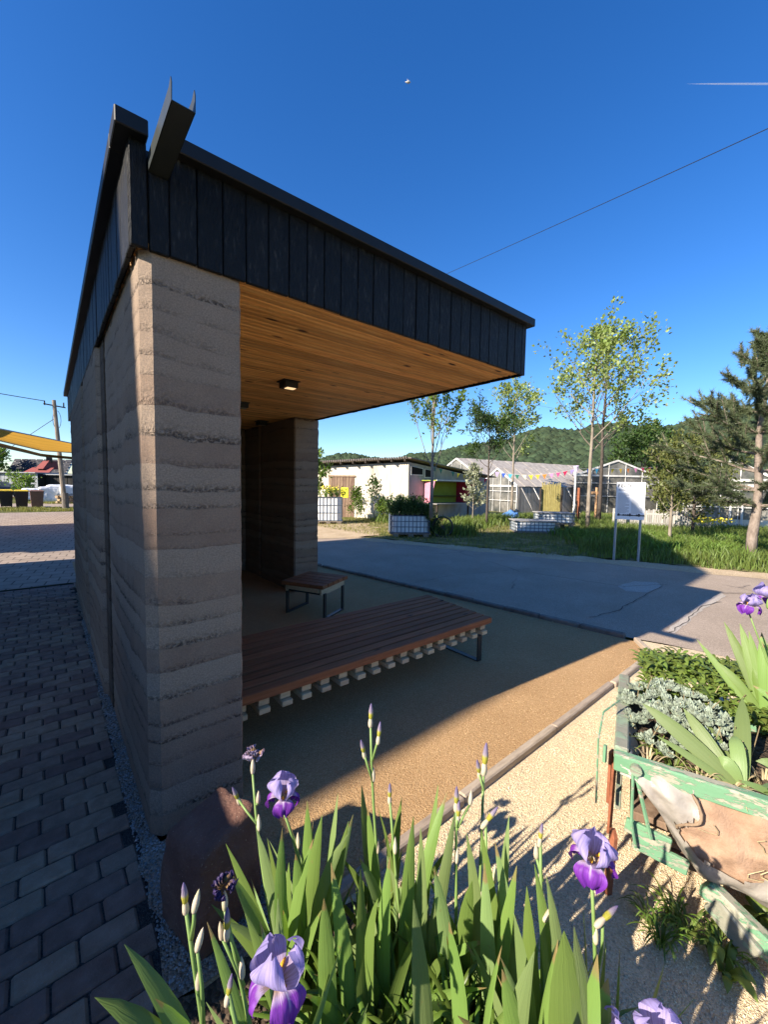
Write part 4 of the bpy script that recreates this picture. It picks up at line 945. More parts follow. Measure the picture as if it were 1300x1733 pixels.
for z in (1.715, 1.69): slab(.05, sL+.04-r4.uniform(0, .1), z, z+.009, .051, .0015, b)
for colx in (.04, .32):
    for i in range(19): slab(colx, colx+.24-r4.uniform(0, .10)*(i % 3 == 0), 1.62-i*.026, 1.627-i*.026, .051, .0015, b)
b.build('text_lines', M['line_ink'], t, kind='stuff')
b = MB(); s = .05
while s < sL+.03: 
    h = abs(r4.normal(.02, .025))+.02; w = r4.uniform(.02, .05); c = onS(s+w/2, 1.105, .052)
    P = [onS(s+w/2+w*.7*math.cos(a), 1.095+h*.8*math.sin(a)*(1 if math.sin(a) > 0 else .35), .0525) for a in np.linspace(0, 2*math.pi, 9)[:-1]]; b.add(P, [tuple(range(8))]); s += w*1.1
b.build('tree_silhouettes', M['grey_ink'], t)

# ================================================================ LEFT BACKGROUND
def bin_(label, u, d, body, lid):
    P = U3(u, d); t = thing('wheelie_bin', label, 'bin', P, 'wheelie bins in a row'); a = R(3); rot = rotz(a)
    def fr(z, w, dp): return [P+rot@np.array((sx*w, sy*dp, z)) for sx, sy in ((-1, -1), (1, -1), (1, 1), (-1, 1))]
    b = MB(); V = fr(.06, .25, .27)+fr(.95, .31, .36); b.add(V, [(3, 2, 1, 0), (4, 5, 6, 7)]+[(i, (i+1) % 4, 4+(i+1) % 4, 4+i) for i in range(4)]); b.build('bin_body', body, t)
    b = MB(); V = fr(.955, .33, .39)+fr(1.0, .33, .38)+fr(1.06, .25, .26); b.add(V, [(3, 2, 1, 0), (8, 9, 10, 11)]+[(k*4+i, k*4+(i+1) % 4, k*4+4+(i+1) % 4, k*4+4+i) for k in range(2) for i in range(4)]); b.build('lid', lid, t)
    for sx in (-.22, .22): MB().tube([P+rot@np.array((sx-.03, .33, .1)), P+rot@np.array((sx+.03, .33, .1))], .1, 12).build('wheel', M['steel_black'], t)
    MB().tube([P+rot@np.array((-.2, .42, .98)), P+rot@np.array((.2, .42, .98))], .018, 6).build('handle', M['steel_black'], t)
M['bin_black'] = mat('black_bin_plastic', [(.018, .018, .020), (.03, .03, .032)], .5, 6); M['bin_brown'] = mat('brown_bin_plastic', [(.16, .085, .06), (.21, .115, .08)], .55, 6); M['lid_yellow'] = mat('yellow_lid', [(.62, .42, .03), (.72, .52, .05)], .5, 6)
DB = 24.0
bin_('black wheelie bin with yellow lid, cut by the left edge', 9, DB+.1, M['bin_black'], M['lid_yellow']); bin_('black wheelie bin with yellow lid, next to the brown bin', 35, DB, M['bin_black'], M['lid_yellow']); bin_('brown wheelie bin at the right end of the row', 61, DB-.1, M['bin_brown'], M['bin_brown'])
PP = U3(108.5, 22.8); b = MB(); top = PP+np.array((-.33, .05, 6.05))
t = thing('utility_pole', 'leaning wooden utility pole behind the bins', 'pole', PP); MB().tube([PP, top], [.13, .09], 10).build('shaft', M['bark'], t)
MB().tube([PP+np.array((.02, -.03, 0)), PP+np.array((0.0, -.03, .95))], [.17, .165], 10).build('foot_sleeve', M['kerb'], t)
MB().beam(top+np.array((-.45, 0, -.25)), top+np.array((.5, 0, -.35)), .06, .06).build('cross_arm', M['dark_wood'], t)
for k in (-.4, .42): MB().tube([top+np.array((k, 0, -.32)), top+np.array((k, 0, -.08))], .035, 6).build('insulator', M['dark_wood'], t)
b = MB(); b.tube([top+np.array((.1+.18*math.sin(a), 0, -1.05+.5*math.cos(a)*1.0)) for a in np.linspace(0, 6.28, 16)], .012, 5); b.build('cable_loop', M['steel_black'], t)
def wire(label, P, Q, sag, r=.012, name='overhead_cable'):
    P = np.array(P, float); Q = np.array(Q, float); b = MB(); b.tube([lerp(P, Q, f)-np.array((0, 0, sag*4*f*(1-f))) for f in np.linspace(0, 1, 25)], r, 5, True); o = b.build(name, M['steel_black'], None, loc=tuple(P)); tag(o, label, 'cable')
wire('black overhead cable rising across the sky right of the shelter', at(700, 488, 30), at(1420, 163, 11), .05, .0135)
wire('overhead cable running left from the top of the utility pole', top+np.array((-.4, 0, -.1)), top+np.array((-9, -3, .45)), .12, .02)
wire('stay cable slanting down left from the utility pole', top+np.array((0, 0, -1.)), at(-40, 795, 26), 0, .016)
wire('low thin cable passing above the solar roof', at(-30, 784, 50), at(150, 786, 55), -.4, .02)
# awning
t = thing('awning', 'ochre fabric awning on a dark curved tube above the yard', 'awning', gp(60, 745, 3.1))
def awn():
    g = N('ochre_awning_fabric'); P = g.n('TexCoord').outputs['UV']; sp_ = g.n('SeparateXYZ'); g.l(P, sp_.inputs[0])
    st = g.ramp(g.math('FRACT', g.math('MULTIPLY', sp_.outputs[0], 7.)), [(.0, .55), (.06, 1.), (.94, 1.), (1., .55)])
    c = g.mix(1., (.62, .34, .05), st, 'MULTIPLY'); d = g.pbsdf(c, .8, .2); tr = g.n('BsdfTranslucent'); g.l(c, tr.inputs[0]); m = g.n('MixShader'); m.inputs[0].default_value = .5; g.l(d, m.inputs[1]); g.l(tr.outputs[0], m.inputs[2]); return g.done(m.outputs[0])
M['awning'] = awn()
nearE = [gp(-70, 712, 3.1), gp(0, 726, 3.1), gp(65, 739, 3.1), gp(130, 752, 3.1), gp(165, 759, 3.1)]; farE = [gp(-70, 729, 3.1), gp(0, 745, 3.1), gp(70, 762, 3.1), gp(130, 766, 3.1), gp(165, 767, 3.1)]
V = []; UV = []; nu = 8
for i, (a, c) in enumerate(zip(nearE, farE)):
    for j in range(nu+1):
        f = j/nu; V.append(lerp(a, c, f)-np.array((0, 0, .10*math.sin(math.pi*f)))); UV.append((f, i/4))
F = [(i*(nu+1)+j, i*(nu+1)+j+1, (i+1)*(nu+1)+j+1, (i+1)*(nu+1)+j) for i in range(4) for j in range(nu)]
me = fastmesh('fabric', np.array(V)-np.array(base_of(t)), F, M['awning'], False, UV); link('fabric', me, t)
MB().tube(farE, .05, 6).build('edge_tube', M['post'], t); MB().tube(nearE, .02, 6).build('edge_tube', M['post'], t)
MB().tube([gp(-70, 734, 2.75), gp(0, 753.5, 2.75), gp(40, 763, 2.75), gp(68, 770, 2.75), gp(80, 771.5, 2.75), gp(130, 776, 2.75), gp(165, 778, 2.75)], .065, 8).build('support_tube', M['metal'], t)
for u, v in ((165, 768),): P = gp(u, v, 3.1); MB().tube([(P[0], P[1], 0), P], .05, 8).build('support_post', M['metal'], t)

# sheds, solar roof, white wrapped stack
D1 = 44
M['ribbed'] = mat('grey_ribbed_sheet', [(.24, .25, .26), (.33, .34, .35)], .6, 3); M['ribbed_dark'] = mat('black_boards', [(.012, .012, .012), (.028, .026, .024)], .8, 3, rnd=.3)
def board_wall(label, u0, u1, d, z1, mt, name, cat, n, back=4.0, piece='cladding_sheet'):
    A = U3(u0, d); B = U3(u1, d); t = thing(name, label, cat, (A+B)/2); n_ = np.array((CAM_F[0], CAM_F[1], 0)); n_ /= np.linalg.norm(n_)
    MB().poly([A[:2], B[:2], (B+n_*back)[:2], (A+n_*back)[:2]], 0, z1-.05).build('wall', M['ribbed_dark'], t)
    a = math.atan2((B-A)[1], (B-A)[0])
    for i in range(n):
        P = lerp(A, B, (i+.5)/n)-n_*(.05+.02*(i % 2)); MB().cbox((P[0], P[1], z1/2), (np.linalg.norm(B-A)/n/2-.02, .025, z1/2), .01, rotz(a)).build(piece, mt, t)
    MB().poly([(A-n_*.4)[:2], (B-n_*.4)[:2], (B+n_*(back+.2))[:2], (A+n_*(back+.2))[:2]], z1+.01, z1+.12).build('roof', M['ribbed'], t); return t
board_wall('grey ribbed metal shed behind the bins', -60, 65, D1, 2.30, M['ribbed'], 'metal_shed', 'shed', 20)
board_wall('black boarded shed behind the white wrapped stack', 66, 200, D1+1, 2.15, M['ribbed_dark'], 'boarded_shed', 'shed', 22)
board_wall('low grey ribbed fence below the metal shed', -60, 48, D1-6, 1.0, M['ribbed'], 'ribbed_fence', 'fence', 22, .1)
A = U3(12, 62); B = U3(112, 62); n_ = np.array((CAM_F[0], CAM_F[1], 0)); n_ /= np.linalg.norm(n_)
t = thing('solar_house', 'house with a large dark solar roof behind the sheds', 'house', (A+B)/2)
MB().poly([A[:2], B[:2], (B+n_*7)[:2], (A+n_*7)[:2]], 0, 2.6).build('wall', M['grey_render'], t)
quad([np.append(A[:2], 2.5), np.append(B[:2], 2.5), np.append((B+n_*1.6)[:2], 4.75), np.append((A+n_*1.6)[:2], 4.75)], 'roof', M['white_paint'], t, .15)
def panelm():
    g = N('solar_cells'); return g.done(g.pbsdf((.012, .013, .022), .55, .25))
M['pv'] = panelm()
nc, nr = 8, 5
for i in range(nc):
    for j in range(nr):
        f0, f1 = (i+.05)/nc, (i+.95)/nc; h0, h1 = (j+.06)/nr, (j+.94)/nr
        pt = lambda f, h: np.append((lerp(A, B, f)+n_*1.6*h)[:2], 2.5+2.25*h)+np.array((0, 0, .04))-n_*.22
        quad([pt(f0, h0), pt(f1, h0), pt(f1, h1), pt(f0, h1)], 'solar_panel', M['pv'], t, .03)
M['redtile'] = mat('red_roof_tiles', [(.20, .05, .045), (.28, .075, .06)], .85, 5, bump=.4, bscale=12)
A = U3(40, 56); B = U3(82, 56)
t = thing('red_roofed_house', 'small house with a red tiled roof in front of the solar roof', 'house', (A+B)/2)
MB().poly([A[:2], B[:2], (B+n_*4)[:2], (A+n_*4)[:2]], 0, 2.55).build('wall', M['ribbed_dark'], t)
up = lambda P, z: np.append(np.array(P)[:2], z); q_ = lambda u, z, k=0: up(U3(u, 55.7)+n_*k, z)
quad([q_(39, 2.6), q_(83, 2.6), q_(80, 3.3, 1.2), q_(43, 3.3, 1.2)], 'roof', M['redtile'], t, .1)
b = MB(); V = [q_(56, 3.1, .3), q_(70, 3.1, .3), q_(68, 4.3, 1.6), q_(58, 4.3, 1.6), q_(56, 3.1, 3), q_(70, 3.1, 3), q_(68, 4.3, 3), q_(58, 4.3, 3)]; b.add(V, [(0, 1, 2, 3), (7, 6, 5, 4), (0, 4, 5, 1), (1, 5, 6, 2), (2, 6, 7, 3), (3, 7, 4, 0)]); b.build('dormer_roof', M['redtile'], t)
b = MB(); b.cbox(q_(64, 4.45, 2), (.35, .35, .45), .02); b.build('chimney', M['dark_wood'], t)
M['wrap'] = mat('white_wrapping', [(.60, .61, .62), (.74, .75, .76)], .6, 4, bump=.8, bscale=4, bdist=.05)
for i, (u, d, w, h, lab) in enumerate(((82, 30.5, .62, 1.15, 'white wrapped bale left of the utility pole'), (99, 31, .75, 1.3, 'white wrapped bale behind the utility pole'), (118, 31, .62, 1.28, 'white wrapped bale right of the utility pole'), (58, 33, .8, .95, 'low white wrapped bale behind the brown bin'), (134, 31.5, .6, 1.25, 'white wrapped bale beside the shelter wall'))):
    P = U3(u, d); bm = bmesh.new(); bmesh.ops.create_cube(bm, size=2); bmesh.ops.subdivide_edges(bm, edges=bm.edges[:], cuts=7, use_grid_fill=True)
    for v in bm.verts:
        p = v.co.copy(); q = p/((abs(p.x)**8+abs(p.y)**8+abs(p.z)**8)**.125); nn = mn.noise(q*1.7+Vector((i*5, 2, 1)))*.12; v.co = Vector((q.x*w*(1+nn), q.y*w*(1+nn), (q.z*(1+nn*.4)+1)*h/2))
    me = bpy.data.meshes.new('wrapped_bale'); bm.to_mesh(me); bm.free(); me.materials.append(M['wrap']); o = link('wrapped_bale', me, None, (P[0], P[1], 0)); tag(o, lab, 'bale', 'white wrapped bales')
P = U3(126, 29.2); t = thing('log_pile', 'small pile of cut logs under a black sheet at the shelter wall', 'logs', P); M['log'] = mat('log_ends', [(.35, .24, .13), (.50, .37, .22)], .8, 20, rnd=.2)
for j in range(3):
    for i in range(9):
        c = P+np.array((-.9+i*.22+.1*(j % 2), 0, .10+j*.19)); MB().tube([c-n_*.25, c+n_*.25], .10+rs.uniform(-.02, .01), 8).build('log', M['log'], t)
MB().box(P[0]-1.0, P[0]+1.0, P[1]-.35, P[1]+.35, .64, .69, .01).build('cover_sheet', M['steel_black'], t)
P = U3(-4, 36); t = thing('parked_car', 'dark car mostly outside the left edge behind the bins', 'car', P); M['carp'] = mat('dark_blue_car_paint', [(.015, .02, .035)], .25, 3, spec=.6)
def xs(z, x0, x1, dy): return [P+np.array((x0, -dy, z)), P+np.array((x1, -dy, z)), P+np.array((x1, dy, z)), P+np.array((x0, dy, z))]
b = MB(); V = xs(.3, -2.1, 2.05, .82)+xs(.85, -2.15, 2.1, .85)+xs(.95, -2.0, 1.9, .8); b.add(V, [(3, 2, 1, 0), (8, 9, 10, 11)]+[(k*4+i, k*4+(i+1) % 4, k*4+4+(i+1) % 4, k*4+4+i) for k in range(2) for i in range(4)]); b.build('body', M['carp'], t)
b = MB(); V = xs(.955, -1.6, 1.2, .76)+xs(1.42, -1.0, .5, .62); b.add(V, [(3, 2, 1, 0), (4, 5, 6, 7)]+[(i, (i+1) % 4, 4+(i+1) % 4, 4+i) for i in range(4)]); b.build('cabin_glass', M['glass'], t)
for x in (-1.3, 1.3):
    for y in (-.8, .8): MB().tube([P+np.array((x, y-.1, .32)), P+np.array((x, y+.1, .32))], .32, 14).build('wheel', M['steel_black'], t)
# ================================================================ HILLS
def az_el(u, v): r = ray(u, v); return math.atan2(r[0], r[1]), r[2]/math.hypot(r[0], r[1])
M['forest'] = leafmat('distant_forest', (.024, .042, .022), (.052, .070, .034), 0.0, .8, .02, True, 0, .1)
M['forest_floor'] = mat('wooded_slope', [(.02, .036, .016), (.038, .056, .024), (.062, .078, .034)], .95, .012, detail=8, world=True, spec=.05)
def hill(name, prof, D, depth, seed, ntree, tr):
    A = [az_el(u, v) for u, v in prof]; az_ = np.array([a[0] for a in A]); el_ = np.array([a[1] for a in A])
    th = np.linspace(az_[0]-.15, az_[-1]+.15, 150); e = np.interp(th, az_, el_, left=0.0, right=el_[-1]); r_ = np.random.RandomState(seed)
    ed = np.clip((th-th[0])/.15, 0, 1)*np.clip((th[-1]-th)/.15, 0, 1)
    top = (e*D+1.72-2)*ed; K = 14; V = []
    def hz(i, k):
        f = k/(K-1); rr = D-depth+depth*f*1.25; s = math.sin(min(1, f*1.25)*math.pi/2) if f < .8 else math.cos((f-.8)/.2*1.2)
        return rr, -2+(top[i]*rr/D+2)*max(0, s)*(1+.05*math.sin(th[i]*40+k))*(1 if f > .75 else .93)
    for i in range(len(th)):
        for k in range(K): rr, z = hz(i, k); V.append((CAM_C[0]+rr*math.sin(th[i]), CAM_C[1]+rr*math.cos(th[i]), z))
    n_ = len(th); i, k = np.meshgrid(np.arange(n_-1), np.arange(K-1), indexing='ij'); F = np.stack((i*K+k, (i+1)*K+k, (i+1)*K+k+1, i*K+k+1), -1).reshape(-1, 4)
    o = link(name, fastmesh(name, V, F, M['forest_floor'], True), kind='structure')
    bm = bmesh.new(); bmesh.ops.create_icosphere(bm, subdivisions=1, radius=1); bm.verts.ensure_lookup_table(); iv = np.array([v.co[:] for v in bm.verts]); fi = np.array([[v.index for v in f.verts] for f in bm.faces]); bm.free()
    Va = np.array(V).reshape(n_, K, 3); a = r_.uniform(0, n_-1.01, ntree); c = r_.uniform(1.0, (K-1)*.82, ntree); ai = a.astype(int); ci = c.astype(int); fa = (a-ai)[:, None]; fc = (c-ci)[:, None]
    P = (Va[ai, ci]*(1-fa)+Va[ai+1, ci]*fa)*(1-fc)+(Va[ai, ci+1]*(1-fa)+Va[ai+1, ci+1]*fa)*fc
    keep = P[:, 2] > 1.0; P = P[keep]; m = len(P)
    S = r_.uniform(*tr, m)[:, None, None]*(1+r_.uniform(-.3, .3, (m, len(iv), 1)))*np.array((1, 1, 1.15)); W_ = iv[None]*S+P[:, None]+np.array((0, 0, .2))
    Fm = (fi[None]+(np.arange(m)*len(iv))[:, None, None]).reshape(-1, 3)
    o = link('far_wood', fastmesh('far_wood', W_.reshape(-1, 3), Fm, M['forest'], True)); o['kind'] = 'stuff'
hill('hills', [(520, 783), (545, 781), (570, 774), (600, 771), (640, 778), (664, 783), (698, 772), (766, 763), (850, 747), (920, 731), (1000, 724), (1090, 724), (1180, 715), (1240, 706), (1300, 688), (1420, 680), (1700, 700)], 640, 330, 1, 15000, (3, 6.5))
hill('near_hill', [(905, 812), (945, 791), (1000, 768), (1060, 752), (1120, 744), (1200, 746), (1300, 742), (1500, 745)], 230, 130, 2, 6000, (1.5, 3.2))

# ================================================================ TREES
def leaf_cloud(P, D, size, seed, aspect=.55, droop=.0):
    """one folded 4-corner leaf per point"""
    r_ = np.random.RandomState(seed); n_ = len(P); d = D+r_.normal(0, .55, (n_, 3)); d[:, 2] -= droop; d /= np.linalg.norm(d, axis=1)[:, None]
    s = r_.normal(0, 1, (n_, 3)); s -= d*(s*d).sum(1)[:, None]; s /= np.linalg.norm(s, axis=1)[:, None]; nn = np.cross(d, s)
    L = (size*r_.uniform(.65, 1.25, n_))[:, None]; w = L*aspect*.5
    V = np.stack((P, P+d*L*.45+s*w+nn*L*.08, P+d*L, P+d*L*.45-s*w+nn*L*.08), 1).reshape(-1, 3)
    return V, np.arange(n_*4).reshape(n_, 4)
def limb(r_, p, d, L, r0, lv, mb, tips, up=.25, wob=.22, kids=5, kl=.5, spread=.8, n=6, r1=None):
    pts = [np.array(p, float)]; d = np.array(d, float)/np.linalg.norm(d)
    for i in range(n):
        d = d+r_.normal(0, wob, 3)*.5+np.array((0, 0, up*.3)); d /= np.linalg.norm(d); pts.append(pts[-1]+d*L/n)
    rad = [r0*(1-.82*i/n) for i in range(n+1)]; mb.tube(pts, rad, 5 if lv else 7)
    if lv >= 2 or kids == 0:
        tips += [(pts[i]*(1-f)+pts[i+1]*f, (pts[i+1]-pts[i])/np.linalg.norm(pts[i+1]-pts[i])) for i in range(1, n) for f in (0, .5)]; tips.append((pts[-1], d)); return pts
    tips += [(pts[i], d) for i in range(n//2, n+1)]
    for k in range(kids):
        f = r_.uniform(.25, 1.0)*n; i = min(n-1, int(f)); q = pts[i]+(pts[i+1]-pts[i])*(f-i); t_ = (pts[i+1]-pts[i])/np.linalg.norm(pts[i+1]-pts[i])
        s = r_.normal(0, 1, 3); s -= t_*s.dot(t_); s /= np.linalg.norm(s); limb(r_, q, t_+s*spread, L*kl*r_.uniform(.6, 1.2), max(.004, rad[i]*.5), lv+1, mb, tips, up, wob, max(2, kids-1), kl, spread, 4)
    return pts
def tree(name, label, base, H, crown0, rad, nb, leaf, lmat, nleaf, seed, bark='bark', r0=.08, up=.3, rise=.6, cat='tree', shape=None, lean=(0, 0), aspect=.6, group=None, kids=4, clump=.16, spread=.8, kl=.5):
    r_ = np.random.RandomState(seed); base = np.array(base, float); t = thing(name, label, cat, base, group); tr = MB(); n_ = 8; pts = []
    for i in range(n_+1):
        f = i/n_; pts.append(base+np.array((lean[0]*f+r_.normal(0, .012*H)*.25*f, lean[1]*f+r_.normal(0, .012*H)*.25*f, H*.97*f)))
    tr.tube(pts, [r0*(1-.9*i/n_)+.006 for i in range(n_+1)], 9); tr.build('trunk', M[bark], t, True)
    mb = MB(); tips = []
    for k in range(nb):
        f = crown0/H+(1-crown0/H)*(k+.5)/nb*.93; i = min(n_-1, int(f*n_)); q = pts[i]+(pts[i+1]-pts[i])*(f*n_-i); a = k*2.399+r_.uniform(-.4, .4); g = (f-crown0/H)/(1-crown0/H)
        sc = shape(g) if shape else (1-g)**.6*.9+.15
        limb(r_, q, (math.cos(a), math.sin(a), rise), rad*sc*r_.uniform(.8, 1.2), r0*.42*(1-f*.6), 0, mb, tips, up, .22, kids, kl, spread)
    tips += [(pts[-1], np.array((0, 0, 1.)))]*6; mb.build('branches', M[bark], t)
    ii = r_.randint(0, len(tips), nleaf); P = np.array([tips[i][0] for i in ii])+r_.normal(0, clump*.5, (nleaf, 3)); D = np.array([tips[i][1] for i in ii]); V, F = leaf_cloud(P, D, leaf, seed+1, aspect, .15)
    o = link('crown', fastmesh('crown', V-base, F, M[lmat]), t); return t
T1 = gp(994, 899); T2 = U3(1017, 19.6); T3 = U3(826, 17.0); T4 = U3(868, 24.5)
tree('poplar_tree', 'tall sparse poplar with pale bark, left of the information board', T1, 7.8, 3.1, 2.35, 17, .135, 'leaf_light', 2500, 11, 'bark', .085, .35, .85, shape=lambda g: 1.05*(1-g)**.75+.14, aspect=.75, clump=.22)
tree('poplar_tree', 'tall sparse poplar with darker bark directly behind the information board', T2, 9.1, 3.4, 3.1, 17, .15, 'leaf_light', 2900, 12, 'bark_dark', .095, .35, .8, shape=lambda g: 1.05*(1-g)**.7+.14, aspect=.75, clump=.25)
tree('rowan_tree', 'small dark green tree with an umbrella crown right of the shed', T3, 4.5, 2.35, 1.35, 12, .13, 'leaf_dark', 4200, 13, 'bark_dark', .055, .35, .6, shape=lambda g: .75+.5*math.sin(min(1, g*1.3)*math.pi), aspect=.4)
tree('birch_tree', 'pale green airy tree between the rowan and the poplars', T4, 7.6, 3.0, 2.0, 15, .15, 'leaf_light', 3000, 14, 'bark', .08, .4, .9, shape=lambda g: 1.0*(1-g)**.6+.2, aspect=.7, clump=.22)
tree('slim_tree', 'slim young tree with upright branches rising from the planter tank', (U3(731, 12.75)[0], U3(731, 12.75)[1], .70), 4.6, 1.3, 2.0, 14, .10, 'leaf_spring', 4200, 15, 'bark', .055, .55, 1.7, shape=lambda g: (1-g)**.7*.85+.2, kids=4, spread=.4, clump=.14, kl=.45)
tree('side_tree', 'loose green tree half hidden behind the rear pier, beside the whitewashed shed', U3(533, 18.5), 3.1, .9, .9, 11, .14, 'leaf_spring', 1500, 16, 'bark', .04, .4, .8)
tree('deciduous_tree', 'dense dark green tree above the glass greenhouse gable', U3(1085, 42), 6.4, 1.8, 3.0, 14, .34, 'leaf_dark', 5200, 17, 'bark_dark', .15, .25, .5, shape=lambda g: .7+.5*math.sin(g*math.pi), clump=.5)
tree('deciduous_tree', 'round green tree at the left edge beyond the sheds', U3(-8, 60), 5.2, 1.5, 1.6, 12, .40, 'leaf_spring', 2200, 18, 'bark_dark', .15, .25, .5, shape=lambda g: .7+.5*math.sin(g*math.pi), clump=.5)
tree('broad_shrub', 'broad olive green shrub between the information board and the pine', U3(1178, 15.5), 3.1, .35, 1.45, 18, .115, 'leaf_olive', 8500, 19, 'bark_dark', .06, .3, .6, 'shrub', shape=lambda g: 1.0*math.sin(min(1, .25+g)*math.pi*.75), clump=.2)
tree('young_fruit_tree', 'young forked olive leaved tree beside the right leg of the information board', gp(1133, 921), 2.6, .8, 1.05, 13, .11, 'leaf_olive', 3600, 20, 'bark', .05, .3, .7, 'tree', shape=lambda g: .9-.3*g)
tree('silver_sapling', 'young sapling with silvery leaves before the grey shed wall', U3(802, 18.2), 2.6, .5, .62, 12, .15, 'leaf_silver', 700, 21, 'bark', .025, .35, .7, 'tree', aspect=.6)
tree('shrub', 'slender green shrub against the whitewashed wall by the plank door', U3(604, 19.3), 1.55, .15, .38, 14, .10, 'leaf_spring', 1100, 22, 'bark', .02, .4, .6, 'shrub')
tree('shrub', 'young loose shrub against the middle of the whitewashed wall', U3(634, 18.8), 2.05, .5, .48, 12, .12, 'leaf_dark', 420, 23, 'bark', .02, .5, .9, 'shrub')
tree('shrub', 'low green shrub at the right end of the whitewashed wall', U3(650, 19.0), .95, .1, .42, 12, .11, 'leaf_spring', 900, 24, 'bark', .02, .4, .6, 'shrub')
tree('shrub', 'bright green bush before the ribbed metal shed', U3(41, 34), 1.75, .5, .75, 12, .18, 'leaf_spring', 1100, 25, 'bark_dark', .05, .2, .4, 'shrub', shape=lambda g: .6+.5*math.sin(g*math.pi), clump=.3)
# bushy plants in the tanks
def bush(name, label, spots, h, mt, nleaf, leaf, seed, cat='plant', bark='stem', aspect=.35, spread=.12):
    r_ = np.random.RandomState(seed); ctr = np.mean([s for s in spots], 0); t = thing(name, label, cat, ctr); mb = MB(); tips = []
    for s in spots:
        for k in range(6):
            a = r_.uniform(0, 6.28); L = h*r_.uniform(.6, 1.1); d = np.array((math.cos(a)*spread*3, math.sin(a)*spread*3, 1.)); p = np.array(s); pts = [p]
            for i in range(5): d = d+r_.normal(0, .12, 3); pts.append(pts[-1]+d/np.linalg.norm(d)*L/5)
            mb.tube(pts, [.008*(1-.12*i) for i in range(6)], 4); tips += [(q, d/np.linalg.norm(d)) for q in pts[1:]]
    mb.build('stems', M[bark], t); ii = r_.randint(0, len(tips), nleaf); P = np.array([tips[i][0] for i in ii])+r_.normal(0, .03, (nleaf, 3)); D = np.array([tips[i][1] for i in ii]); V, F = leaf_cloud(P, D, leaf, seed, aspect)
    link('foliage', fastmesh('foliage', V-ctr, F, M[mt]), t); return t
r5 = np.random.RandomState(9)
bush('potted_shrub', 'bushy dark herbs growing out of the blue caged planter tank', [(IBC[0]+ax[0]*a+ay[0]*c, IBC[1]+ax[1]*a+ay[1]*c, .71) for a in np.linspace(-.55, .3, 6) for c in (-.3, 0, .3)], .62, 'leaf_dark', 5200, .085, 31)
bush('hanging_plant', 'dark trailing plant spilling over the right end of the planter tank', [(IBC[0]+ax[0]*d_+ay[0]*c, IBC[1]+ax[1]*d_+ay[1]*c, .15+.4*(d_ < .8)) for c in (-.4, -.1, .2) for d_ in (.62, .85)], .55, 'leaf_dark', 2600, .09, 32)
bush('yellow_flowers', 'yellow flowering plants in the tall tank beside the rear pier', [(IBC2[0]+a, IBC2[1]+c, 1.13) for a in (-.4, -.1, .2, .5) for c in (-.3, .1)], .42, 'leaf_spring', 900, .09, 33)
M['yflower'] = mat('yellow_blossom', [(.70, .55, .03), (.8, .68, .06)], .7, isl=.15)
rr = np.random.RandomState(4)
def blossoms(name, label, ctr, ext, n_, size, mt, cat='flowers'):
    P = np.array(ctr)+rr.uniform(-1, 1, (n_, 3))*np.array(ext); V, F = leaf_cloud(P, rr.normal(0, 1, (n_, 3)), size, 5, .9); o = link(name, fastmesh(name, V-np.array(ctr), F, M[mt]), None, tuple(float(a) for a in ctr)); tag(o, label, cat, None, 'stuff'); return o
blossoms('yellow_blossoms', 'yellow blossoms on top of the tall tank by the rear pier', (IBC2[0], IBC2[1], 1.5), (.5, .4, .12), 160, .07, 'yflower')
yc = U3(1212, 15.0); blossoms('yellow_blossoms', 'low yellow flowers in the tall grass left of the pine', (yc[0], yc[1], .62), (.75, .5, .09), 150, .075, 'yflower')

